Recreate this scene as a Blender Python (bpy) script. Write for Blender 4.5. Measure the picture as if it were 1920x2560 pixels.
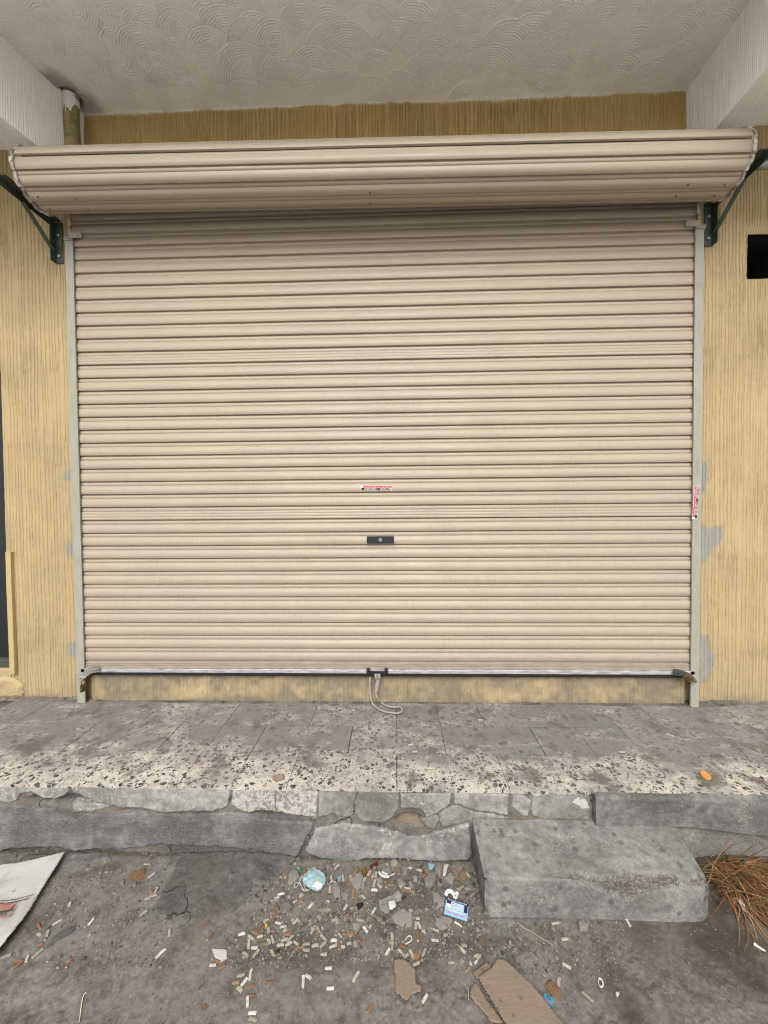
import bpy, bmesh, math, random
import numpy as np
from math import radians, sin, cos, pi
from mathutils import Vector, Matrix, Euler

for o in list(bpy.data.objects): bpy.data.objects.remove(o)
S = bpy.context.scene
COL = S.collection

# ------------------------------------------------------------------ camera
YAW, PITCH, ROLL, FPX = .0285, -.0234, -.0084, 961.0
CAM = Vector((0, -2.2, 1.1718))
def _axes():
    cy, sy, cp, sp, cr, sr = cos(YAW), sin(YAW), cos(PITCH), sin(PITCH), cos(ROLL), sin(ROLL)
    f = Vector((-sy*cp, cy*cp, sp)); r = Vector((cy, sy, 0)); u = r.cross(f)
    return r*cr + u*sr, u*cr - r*sr, f
AR, AU, AF = _axes()
cd = bpy.data.cameras.new('camera'); cam = bpy.data.objects.new('camera', cd); COL.objects.link(cam)
cam.matrix_world = Matrix(((AR.x, AU.x, -AF.x, CAM.x), (AR.y, AU.y, -AF.y, CAM.y), (AR.z, AU.z, -AF.z, CAM.z), (0, 0, 0, 1)))
cd.sensor_fit = 'VERTICAL'; cd.sensor_height = 24; cd.lens = FPX/2560*24; cd.clip_start = .02; cd.clip_end = 600
S.camera = cam

# ------------------------------------------------------------------ sky, sun, exposure
W = bpy.data.worlds.new('World'); S.world = W; W.use_nodes = True
wn = W.node_tree; bg = wn.nodes['Background']
sky = wn.nodes.new('ShaderNodeTexSky'); sky.sky_type = 'NISHITA'; sky.sun_disc = False
SUN_EL, SUN_AZ = radians(46), radians(180+3)
sky.sun_elevation = SUN_EL; sky.sun_rotation = SUN_AZ; sky.dust_density = 7; sky.air_density = 1.0; sky.ozone_density = 1
hs = wn.nodes.new('ShaderNodeHueSaturation'); hs.inputs['Saturation'].default_value = .16
wn.links.new(sky.outputs[0], hs.inputs['Color']); wn.links.new(hs.outputs[0], bg.inputs[0]); bg.inputs[1].default_value = .15
sl = bpy.data.lights.new('sun', 'SUN'); sl.energy = .6; sl.angle = radians(38); sl.color = (1, .965, .91)
so = bpy.data.objects.new('sun', sl); COL.objects.link(so)
_sd = Vector((sin(SUN_AZ)*cos(SUN_EL), cos(SUN_AZ)*cos(SUN_EL), sin(SUN_EL)))
so.rotation_euler = _sd.to_track_quat('Z', 'Y').to_euler(); so.location = (0, -6, 8)
vs = S.view_settings; vs.view_transform = 'Standard'; vs.look = 'None'; vs.exposure = 0.46; vs.gamma = 1; vs.use_curve_mapping = False
S.cycles.use_denoising = True; S.cycles.denoising_prefilter = 'NONE'; S.cycles.filter_width = 1.15; S.cycles.max_bounces = 6; S.cycles.diffuse_bounces = 4; S.cycles.use_adaptive_sampling = True; S.cycles.adaptive_threshold = .02

# ------------------------------------------------------------------ places seen in the photograph, on real planes
def _ray(x, y): return AF*FPX + AR*(x-960) + AU*(1280-y)
def onY(x, y, Y): d = _ray(x, y); return CAM + d*((Y-CAM.y)/d.y)
def onZ(x, y, Z): d = _ray(x, y); return CAM + d*((Z-CAM.z)/d.z)
GZ = -.287
def gp(x, y): p = onZ(x, y, GZ); return (p.x, p.y)

# ------------------------------------------------------------------ numpy helpers
def _hash(ix, iy, seed):
    h = (ix.astype(np.int64)*374761393 + iy.astype(np.int64)*668265263 + seed*982451653) & 0x7fffffff
    h = ((h ^ (h >> 13))*1274126177) & 0x7fffffff
    return ((h ^ (h >> 16)) & 0xffff)/65535.0
def vn(x, y, seed=0):
    x = np.asarray(x, float); y = np.asarray(y, float)
    ix = np.floor(x); iy = np.floor(y); fx = x-ix; fy = y-iy
    fx = fx*fx*(3-2*fx); fy = fy*fy*(3-2*fy)
    a = _hash(ix, iy, seed); b = _hash(ix+1, iy, seed); c = _hash(ix, iy+1, seed); d = _hash(ix+1, iy+1, seed)
    return (a*(1-fx)+b*fx)*(1-fy)+(c*(1-fx)+d*fx)*fy
def fbm(x, y, seed=0, o=4, g=.5):
    s = 0; a = 1; t = 0
    for i in range(o):
        s = s + a*vn(np.asarray(x)*2**i, np.asarray(y)*2**i, seed+i*17); t += a; a *= g
    return s/t*2-1
def sstep(a, b, x): t = np.clip((x-a)/(b-a), 0, 1); return t*t*(3-2*t)
def sdf(px, py, poly):
    """signed distance, positive inside"""
    px = np.asarray(px, float); py = np.asarray(py, float)
    d = np.full(px.shape, 1e9); ins = np.zeros(px.shape, bool); n = len(poly)
    for i in range(n):
        ax, ay = poly[i]; bx, by = poly[(i+1) % n]; ex, ey = bx-ax, by-ay; L = ex*ex+ey*ey+1e-12
        t = np.clip(((px-ax)*ex+(py-ay)*ey)/L, 0, 1)
        d = np.minimum(d, (px-ax-t*ex)**2+(py-ay-t*ey)**2)
        c = ((ay > py) != (by > py))
        with np.errstate(divide='ignore', invalid='ignore'):
            xi = ax+(py-ay)*ex/(ey if ey != 0 else 1e-12)
        ins ^= c & (px < xi)
    d = np.sqrt(d); return np.where(ins, d, -d)

def link(name, me, mat=None, parent=None):
    o = bpy.data.objects.new(name, me); COL.objects.link(o)
    if mat and me: 
        me.materials.clear()
        for m in (mat if isinstance(mat, (list, tuple)) else [mat]): me.materials.append(m)
    if parent: o.parent = parent
    return o
def tag(o, label, cat, group=None):
    o['label'] = label; o['category'] = cat
    if group: o['group'] = group
    return o
def empty(name, loc=(0, 0, 0), label=None, cat=None, group=None):
    o = bpy.data.objects.new(name, None); COL.objects.link(o); o.location = loc; o.empty_display_size = .05
    if label: tag(o, label, cat, group)
    return o
def adopt(o, parent):
    """parent while keeping world coordinates (parent has only a location)"""
    o.parent = parent; o.matrix_parent_inverse = Matrix.Translation(-parent.location); return o

def grid(name, P, mat, parent=None, keep=None, attrs=None, smooth=True):
    """P: (nv,nu,3) array of points; keep: (nv-1,nu-1) bool of faces"""
    nv, nu = P.shape[:2]
    idx = np.arange(nv*nu).reshape(nv, nu)
    q = np.stack([idx[:-1, :-1], idx[:-1, 1:], idx[1:, 1:], idx[1:, :-1]], -1)
    q = q.reshape(-1, 4) if keep is None else q[keep]
    V = P.reshape(-1, 3)
    at = {k: np.broadcast_to(v, (nv, nu)).reshape(-1) for k, v in (attrs or {}).items()}
    if keep is not None:
        used = np.zeros(len(V), bool); used[q.ravel()] = True
        rm = np.cumsum(used)-1; q = rm[q]; V = V[used]; at = {k: v[used] for k, v in at.items()}
    me = bpy.data.meshes.new(name)
    me.vertices.add(len(V)); me.vertices.foreach_set('co', np.ascontiguousarray(V, np.float32).ravel())
    me.loops.add(len(q)*4); me.loops.foreach_set('vertex_index', q.astype(np.int32).ravel())
    me.polygons.add(len(q)); me.polygons.foreach_set('loop_start', np.arange(0, len(q)*4, 4, dtype=np.int32))
    me.polygons.foreach_set('loop_total', np.full(len(q), 4, np.int32))
    me.update(calc_edges=True)
    if smooth: me.polygons.foreach_set('use_smooth', np.ones(len(q), bool))
    for k, v in at.items():
        a = me.attributes.new(k, 'FLOAT', 'POINT'); a.data.foreach_set('value', np.ascontiguousarray(v, np.float32))
    o = link(name, me, mat)
    if parent: adopt(o, parent)
    return o
def from_bm(name, bm, mat, parent=None, smooth=False, auto=None):
    me = bpy.data.meshes.new(name); bm.to_mesh(me); bm.free()
    if smooth:
        me.polygons.foreach_set('use_smooth', np.ones(len(me.polygons), bool))
        if auto: me.set_sharp_from_angle(angle=radians(auto))
    o = link(name, me, mat)
    if parent: adopt(o, parent)
    return o
def bbox(bm, c, s, rot=None, bev=0, seg=1, mi=0):
    r = bmesh.ops.create_cube(bm, size=1)['verts']
    M = Matrix.Translation(c) @ (rot.to_4x4() if rot else Matrix.Identity(4)) @ Matrix.Diagonal((*s, 1))
    bmesh.ops.transform(bm, matrix=M, verts=r)
    fs = list({f for v in r for f in v.link_faces})
    for f in fs: f.material_index = mi
    if bev:
        es = list({e for v in r for e in v.link_edges})
        bmesh.ops.bevel(bm, geom=es, offset=bev, segments=seg, affect='EDGES', profile=.6)
    return r
def sweep(bm, path, prof, hint=Vector((0, 0, 1)), closed=False, taper=None):
    n = len(path); rings = []
    for i, p in enumerate(path):
        p = Vector(p)
        a = Vector(path[(i-1) % n if closed else max(i-1, 0)]); b = Vector(path[(i+1) % n if closed else min(i+1, n-1)])
        t = (b-a).normalized()
        h = hint[i] if isinstance(hint, list) else hint
        s = t.cross(h)
        if s.length < 1e-4: s = t.cross(Vector((.3, .9, .1)))
        s.normalize(); u = s.cross(t); k = taper[i] if taper else 1
        rings.append([bm.verts.new(p+s*x*k+u*y*k) for x, y in prof])
    m = len(prof)
    for i in range(n if closed else n-1):
        A, B = rings[i], rings[(i+1) % n]
        for j in range(m): bm.faces.new((A[j], A[(j+1) % m], B[(j+1) % m], B[j]))
    if not closed:
        bm.faces.new(rings[0][::-1]); bm.faces.new(rings[-1])
    return rings
def circ(r, n=8, sy=1): return [(r*cos(2*pi*i/n), r*sy*sin(2*pi*i/n)) for i in range(n)]
def smooth_path(pts, k=6):
    P = [Vector(p) for p in pts]; out = []
    for i in range(len(P)-1):
        a, b, c, d = P[max(i-1, 0)], P[i], P[i+1], P[min(i+2, len(P)-1)]
        for j in range(k):
            t = j/k
            out.append(.5*((2*b)+(c-a)*t+(2*a-5*b+4*c-d)*t*t+(3*b-a-3*c+d)*t**3))
    out.append(P[-1]); return out
def text_mesh(body, size, extr=.0002):
    c = bpy.data.curves.new('t', 'FONT'); c.body = body; c.size = size; c.extrude = extr; c.align_x = 'CENTER'; c.align_y = 'CENTER'; c.resolution_u = 2
    o = bpy.data.objects.new('t', c); COL.objects.link(o); bpy.context.view_layer.update()
    me = bpy.data.meshes.new_from_object(o.evaluated_get(bpy.context.evaluated_depsgraph_get()))
    bpy.data.objects.remove(o); bpy.data.curves.remove(c); return me
# letters of the printed script, drawn joined (isolated, final, initial, medial)
_AR = {'ا': 'ﺍﺎﺍﺎ', 'ب': 'ﺏﺐﺑﺒ', 'ت': 'ﺕﺖﺗﺘ', 'ج': 'ﺝﺞﺟﺠ', 'ح': 'ﺡﺢﺣﺤ', 'د': 'ﺩﺪﺩﺪ', 'ر': 'ﺭﺮﺭﺮ', 'س': 'ﺱﺲﺳﺴ', 'ش': 'ﺵﺶﺷﺸ', 'ص': 'ﺹﺺﺻﺼ', 'ع': 'ﻉﻊﻋﻌ', 'ف': 'ﻑﻒﻓﻔ',
       'ق': 'ﻕﻖﻗﻘ', 'ك': 'ﻙﻚﻛﻜ', 'ل': 'ﻝﻞﻟﻠ', 'م': 'ﻡﻢﻣﻤ', 'ن': 'ﻥﻦﻧﻨ', 'و': 'ﻭﻮﻭﻮ', 'ي': 'ﻱﻲﻳﻴ', 'ة': 'ﺓﺔﺓﺔ', 'ه': 'ﻩﻪﻫﻬ', 'ث': 'ﺙﺚﺛﺜ'}
def arab(s):
    out = []
    for w in s.split(' '):
        r = ''
        for i, ch in enumerate(w):
            pre = i > 0 and w[i-1] not in 'ادروة'; nxt = i < len(w)-1 and ch not in 'ادروة'
            r += _AR[ch][(1 if pre and not nxt else 2 if nxt and not pre else 3 if pre and nxt else 0)]
        out.append(r[::-1])
    return ' '.join(out[::-1])

# ------------------------------------------------------------------ material helpers
class NT:
    def __init__(s, name):
        s.m = bpy.data.materials.new(name); s.m.use_nodes = True; s.t = s.m.node_tree
        s.b = s.t.nodes['Principled BSDF']; s.b.inputs['Specular IOR Level'].default_value = .3
        s._pos = None
    def n(s, typ, **kw):
        x = s.t.nodes.new(typ)
        for k, v in kw.items():
            if k in x.inputs: s.set(x.inputs[k], v)
            else: setattr(x, k, v)
        return x
    def set(s, inp, v):
        if isinstance(v, bpy.types.NodeSocket): s.t.links.new(v, inp)
        else: inp.default_value = (*v, 1) if (isinstance(v, tuple) and len(v) == 3 and inp.type == 'RGBA') else v
    @property
    def pos(s):
        if not s._pos: s._pos = s.n('ShaderNodeNewGeometry').outputs['Position']
        return s._pos
    def obj(s): return s.n('ShaderNodeTexCoord').outputs['Object']
    def rnd(s): return s.n('ShaderNodeObjectInfo').outputs['Random']
    def sc(s, v, k): x = s.n('ShaderNodeVectorMath', operation='MULTIPLY'); s.set(x.inputs[0], v); x.inputs[1].default_value = k; return x.outputs[0]
    def noise(s, scale, detail=5, rough=.55, vec=None, dist=0, w=None):
        x = s.n('ShaderNodeTexNoise'); s.set(x.inputs['Vector'], vec or s.pos)
        x.inputs['Scale'].default_value = scale; x.inputs['Detail'].default_value = detail; x.inputs['Roughness'].default_value = rough; x.inputs['Distortion'].default_value = dist
        if w is not None: x.noise_dimensions = '4D'; s.set(x.inputs['W'], w)
        return x.outputs['Fac']
    def vor(s, scale, feature='F1', vec=None, out='Distance', rand=1):
        x = s.n('ShaderNodeTexVoronoi', feature=feature); s.set(x.inputs['Vector'], vec or s.pos); x.inputs['Scale'].default_value = scale
        if 'Randomness' in x.inputs: x.inputs['Randomness'].default_value = rand
        return x.outputs[out]
    def ramp(s, f, stops, interp='LINEAR'):
        x = s.n('ShaderNodeValToRGB'); s.set(x.inputs[0], f); e = x.color_ramp; e.interpolation = interp
        while len(e.elements) < len(stops): e.elements.new(.5)
        for el, (p, c) in zip(e.elements, stops): el.position = p; el.color = (*c, 1) if isinstance(c, tuple) else (c, c, c, 1)
        return x.outputs[0]
    def mr(s, v, a, b, c=0., d=1.):
        x = s.n('ShaderNodeMapRange'); s.set(x.inputs[0], v)
        for i, k in enumerate((a, b, c, d)): s.set(x.inputs[i+1], k)
        return x.outputs[0]
    def mix(s, f, a, b, mode='MIX'):
        x = s.n('ShaderNodeMix', data_type='RGBA', blend_type=mode); s.set(x.inputs[0], f); s.set(x.inputs[6], a); s.set(x.inputs[7], b); return x.outputs[2]
    def ma(s, op, a, b=0., c=None):
        x = s.n('ShaderNodeMath', operation=op); s.set(x.inputs[0], a); s.set(x.inputs[1], b)
        if c is not None: s.set(x.inputs[2], c)
        return x.outputs[0]
    def attr(s, name): return s.n('ShaderNodeAttribute', attribute_name=name).outputs['Fac']
    def xyz(s, v=None): return s.n('ShaderNodeSeparateXYZ', Vector=v or s.pos).outputs
    def bump(s, h, strength=.5, dist=.002, nrm=None):
        x = s.n('ShaderNodeBump'); s.set(x.inputs['Height'], h); x.inputs['Strength'].default_value = strength; x.inputs['Distance'].default_value = dist
        if nrm: s.t.links.new(nrm, x.inputs['Normal'])
        return x.outputs[0]
    def done(s, col, rough=.85, nrm=None, metal=None, spec=None):
        s.set(s.b.inputs['Base Color'], col); s.set(s.b.inputs['Roughness'], rough)
        if nrm: s.t.links.new(nrm, s.b.inputs['Normal'])
        if metal is not None: s.set(s.b.inputs['Metallic'], metal)
        if spec is not None: s.set(s.b.inputs['Specular IOR Level'], spec)
        return s.m
def plain(name, col, rough=.8, var=.15, scale=60, metal=None, bump=.25, spec=None, obj=False):
    t = NT(name); v = t.obj() if obj else None
    f = t.noise(scale, 5, .6, vec=v)
    c = t.mix(f, tuple(x*(1-var*1.4) for x in col), tuple(min(1, x*(1+var)) for x in col))
    return t.done(c, rough, t.bump(f, bump, .001) if bump else None, metal, spec)

# ---- plaster wall, ochre
def wall_mat(name, base=(.385, .297, .166)):
    t = NT(name)
    big = t.noise(2.2, 4); mid = t.noise(22, 5, .6); fine = t.noise(260, 3, .6)
    c = t.mix(t.mr(big, .35, .65), tuple(x*.9 for x in base), tuple(x*1.1 for x in base))
    c = t.mix(t.mr(mid, .45, .75, 0, .35), c, tuple(x*y for x, y in zip(base, (1.2, 1.22, 1.3))))
    pits = t.mr(t.vor(150), .0, .12, 1, 0)
    pits = t.ma('MAXIMUM', t.ma('MULTIPLY', pits, t.mr(t.noise(9, 4), .50, .60)), t.ma('MULTIPLY', t.mr(t.vor(38), .09, .06), t.mr(t.noise(7, 3), .50, .58)))
    c = t.mix(t.ma('MULTIPLY', pits, .75), c, (.11, .09, .06))
    st = t.noise(6, 5, .65, vec=t.sc(t.pos, (3, 3, .35)))
    c = t.mix(t.mr(st, .56, .78, 0, .45), c, (.24, .19, .11))
    c = t.mix(t.attr('dirt'), c, t.mix(mid, (.12, .105, .085), (.26, .22, .15)))
    g = t.attr('grey'); c = t.mix(g, c, t.mix(mid, (.235, .222, .193), (.31, .293, .255)))
    c = t.mix(t.attr('white'), c, (.62, .58, .5))
    h = t.ma('ADD', t.ma('MULTIPLY', mid, .6), t.ma('MULTIPLY', fine, .5))
    return t.done(c, .9, t.bump(h, .55, .003), spec=.15)
M_WALL = wall_mat('ochre_plaster')
M_WALLHI = wall_mat('ochre_plaster_shaded', (.40, .285, .12))  # more saturated copy; the lintel's shaded look is put into this colour
def ceil_mat():
    t = NT('white_ceiling_plaster'); mid = t.noise(14, 5, .6); fine = t.noise(180, 4, .65)
    c = t.mix(t.noise(1.6, 3), (.82, .805, .765), (.88, .87, .835)); c = t.mix(t.mr(mid, .5, .75, 0, .22), c, (.64, .61, .545))
    c = t.mix(t.attr('dirt'), c, t.mix(mid, (.10, .09, .075), (.33, .3, .25)))
    return t.done(c, .85, t.bump(t.ma('ADD', t.ma('MULTIPLY', mid, .4), fine), .45, .0022), spec=.2)
M_CEIL = ceil_mat()
# ---- shutter paint
def shutter_mat():
    t = NT('beige_shutter_paint'); x, y, z = t.xyz()
    base = t.mix(t.mr(t.noise(.8, 3), .38, .62), (.345, .285, .221), (.358, .300, .219))
    base = t.mix(t.mr(t.noise(2.2, 4, .6), .42, .68, 0, .5), base, (.318, .266, .207))
    sv = t.sc(t.pos, (170, 1, 9)); s1 = t.noise(1, 5, .7, vec=sv); patch = t.noise(2.6, 5, .65, vec=t.sc(t.pos, (1, 1, 3))); p2 = t.noise(13, 5, .65, vec=t.sc(t.pos, (1, 1, 4)))
    low = t.mr(z, 2.3, .9, .25, 1)
    d = t.ma('MULTIPLY', t.ma('MULTIPLY', t.mr(s1, .44, .70), t.mr(patch, .40, .64)), low)
    c = t.mix(t.ma('MULTIPLY', d, .62), base, (.20, .168, .130))
    c = t.mix(t.ma('MULTIPLY', t.ma('MULTIPLY', t.mr(p2, .50, .70), low), .40), c, (.25, .215, .17))
    c = t.mix(t.ma('MULTIPLY', t.mr(z, .34, .20), t.mr(p2, .30, .60, .25, .8)), c, (.19, .165, .135))
    hv = t.sc(t.pos, (2.6, 1, 210)); hm = t.mr(t.noise(1, 4, .55, vec=hv), .61, .72)
    c = t.mix(t.ma('MULTIPLY', hm, t.mr(t.noise(1.9, 3), .46, .58, .05, .55)), c, (.19, .16, .125))
    ch = t.ma('MULTIPLY', t.mr(t.noise(1, 5, .6, vec=t.sc(t.pos, (15, 1, 85))), .675, .70), t.ma('MULTIPLY', t.mr(z, 1.05, .6), t.mr(x, -.6, .6, .25, 1)))
    c = t.mix(t.ma('MULTIPLY', ch, .75), c, (.62, .575, .49))
    sp = t.ma('MULTIPLY', t.mr(t.vor(30), .075, .05), t.mr(t.noise(5, 3), .47, .60)); c = t.mix(t.ma('MULTIPLY', sp, .8), c, (.07, .06, .05))
    f = t.noise(150, 3, .6); c = t.mix(t.mr(f, .35, .68, 0, .25), c, (.42, .36, .275)); c = t.mix(t.mr(f, .5, .3, 0, .16), c, (.30, .25, .195))
    return t.done(c, t.mr(patch, .3, .7, .38, .58), t.bump(t.noise(6, 3), .10, .004), spec=.4)
M_SHUT = shutter_mat()
M_GUIDE = (lambda t: t.done(t.mix(t.mr(t.noise(40, 5, .65, vec=t.sc(t.pos, (1, 1, .25))), .5, .72, 0, .55), t.mix(t.noise(3, 3), (.28, .27, .225), (.335, .322, .268)), (.17, .16, .13)), .55, t.bump(t.noise(60, 4), .15, .001), spec=.35))(NT('guide_paint'))
M_STEEL = plain('dark_green_steel', (.060, .078, .060), .5, .5, 30, metal=.15, spec=.4)
M_BLACK = plain('black_plastic', (.014, .015, .019), .42, .2, 80, bump=.1, spec=.4)
M_RUBBER = plain('black_rubber', (.012, .012, .014), .75, .3, 60)
M_DARK = plain('painted_recess_shade', (.016, .0155, .015), .95, .3, 20)  # near black: the darkness of hole and interior is put into the colour
M_ALU = (lambda t: t.done(t.mix(t.mr(t.noise(1, 5, .65, vec=t.sc(t.pos, (14, 1, 160))), .4, .65), (.50, .50, .50), (.22, .215, .21)), .5, None, metal=.3))(NT('worn_aluminium'))
M_ZINC = plain('galvanised_steel', (.30, .30, .29), .45, .45, 90, metal=.6, spec=.4)
M_BRASS = plain('tarnished_brass', (.22, .145, .05), .45, .4, 70, metal=.7)
M_RUST = plain('rusty_brown_metal', (.10, .062, .03), .7, .4, 90, metal=.2)
M_TAPE = (lambda t: t.done(t.mix(t.mr(t.noise(28, 5, .65), .45, .6), (.50, .46, .40), (.16, .135, .11)), .8, t.bump(t.noise(80), .3, .002)))(NT('frayed_edge_tape'))
M_STRAP = plain('grey_webbing', (.30, .28, .25), .9, .3, 300, bump=.4)
M_WPAINT = plain('white_paint', (.72, .70, .66), .7, .08, 60)
M_RED = plain('red_print', (.55, .035, .05), .5, .1, 60, bump=0)
M_BLKP = plain('black_print', (.012, .012, .014), .5, .1, 60, bump=0)
M_WHP = plain('white_print', (.8, .8, .78), .5, .05, 60, bump=0)
# ---- terrazzo
STAIN = onZ(697, 1944, 0)
def stain_mask(t, r=.026):
    v = t.n('ShaderNodeVectorMath', operation='SUBTRACT'); t.set(v.inputs[0], t.pos); v.inputs[1].default_value = STAIN
    v2 = t.sc(v.outputs[0], (1, 1.15, 0)); L = t.n('ShaderNodeVectorMath', operation='LENGTH'); t.set(L.inputs[0], v2)
    return t.mr(t.ma('ADD', L.outputs['Value'], t.mr(t.noise(55, 4), 0, 1, -.012, .012)), r+.003, r-.001), L.outputs['Value']
def terrazzo():
    t = NT('terrazzo_tile'); x, y, z = t.xyz()
    wob = t.n('ShaderNodeVectorMath', operation='ADD'); nz = t.n('ShaderNodeTexNoise'); t.set(nz.inputs['Vector'], t.pos); nz.inputs['Scale'].default_value = 130; nz.inputs['Detail'].default_value = 2
    t.set(wob.inputs[0], t.pos); t.set(wob.inputs[1], t.sc(nz.outputs['Color'], (.006, .006, 0)))
    P = wob.outputs[0]
    v1 = t.n('ShaderNodeTexVoronoi'); t.set(v1.inputs['Vector'], P); v1.inputs['Scale'].default_value = 56
    r = t.n('ShaderNodeSeparateColor', Color=v1.outputs['Color']).outputs
    ed = t.vor(56, 'DISTANCE_TO_EDGE', vec=P)
    e2 = t.vor(150, 'DISTANCE_TO_EDGE', vec=P); v2 = t.n('ShaderNodeTexVoronoi'); t.set(v2.inputs['Vector'], P); v2.inputs['Scale'].default_value = 150
    r2 = t.n('ShaderNodeSeparateColor', Color=v2.outputs['Color']).outputs
    cream = t.mix(r2[0], (.43, .40, .35), (.60, .575, .515)); cream = t.mix(t.mr(r2[1], .75, .9, 0, .5), cream, (.48, .36, .28))
    cream = t.mix(t.mr(e2, .03, .10, .8, 0), cream, (.36, .31, .235))
    blk = t.ma('MULTIPLY', t.mr(r[0], .275, .265), t.mr(ed, .07, .12))
    v3 = t.n('ShaderNodeTexVoronoi'); t.set(v3.inputs['Vector'], P); v3.inputs['Scale'].default_value = 118; r3 = t.n('ShaderNodeSeparateColor', Color=v3.outputs['Color']).outputs
    blk = t.ma('MULTIPLY', blk, t.mr(t.noise(9, 3), .33, .42)); blk = t.ma('MAXIMUM', blk, t.ma('MULTIPLY', t.mr(r3[2], .13, .12), t.mr(v3.outputs['Distance'], .5, .36)))
    c = t.mix(blk, cream, t.mix(r[1], (.012, .013, .016), (.05, .052, .058)))
    # foot-trodden grime, thinner along the worn front edge
    g1 = t.noise(4.2, 6, .62, vec=t.sc(t.pos, (1, 2.2, 1))); g2 = t.noise(34, 5, .65)
    edge = t.mr(y, -.60, -.34, .06, .80); side = t.mr(x, .15, .7, 0, .10)
    g = t.ma('ADD', t.ma('ADD', t.mr(g1, .34, .66, -.34, .52), edge), t.ma('ADD', t.mr(g2, .32, .68, -.26, .26), side))
    g = t.n('ShaderNodeClamp', Value=g, Min=.0, Max=.92).outputs[0]
    g = t.n('ShaderNodeClamp', Value=t.ma('ADD', g, t.mr(t.rnd(), 0, 1, -.13, .13)), Min=0., Max=.93).outputs[0]
    c = t.mix(g, c, t.mix(g2, (.098, .096, .090), (.205, .20, .187)))
    c = t.mix(t.mr(t.noise(6.5, 6, .66), .54, .63, 0, .82), c, t.mix(g2, (.075, .07, .06), (.15, .135, .11)))
    spots = t.ma('MULTIPLY', t.mr(t.ma('ADD', t.vor(17, vec=P), t.mr(g2, 0, 1, -.12, .12)), .24, .15), t.mr(t.noise(3.1, 3), .42, .52, 0, .75)); c = t.mix(spots, c, (.085, .078, .068))
    sm, L = stain_mask(t)
    c = t.mix(t.ma('MULTIPLY', sm, .85), c, t.mix(t.mr(L, .026, .016), (.10, .062, .045), (.23, .165, .115)))
    return t.done(c, t.mr(g2, .3, .7, .6, .85), t.bump(t.ma('ADD', t.ma('MULTIPLY', g2, .6), t.ma('MULTIPLY', t.mr(e2, 0, .1), .25)), .3, .0015), spec=.25)
M_TILE = terrazzo()
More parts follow.
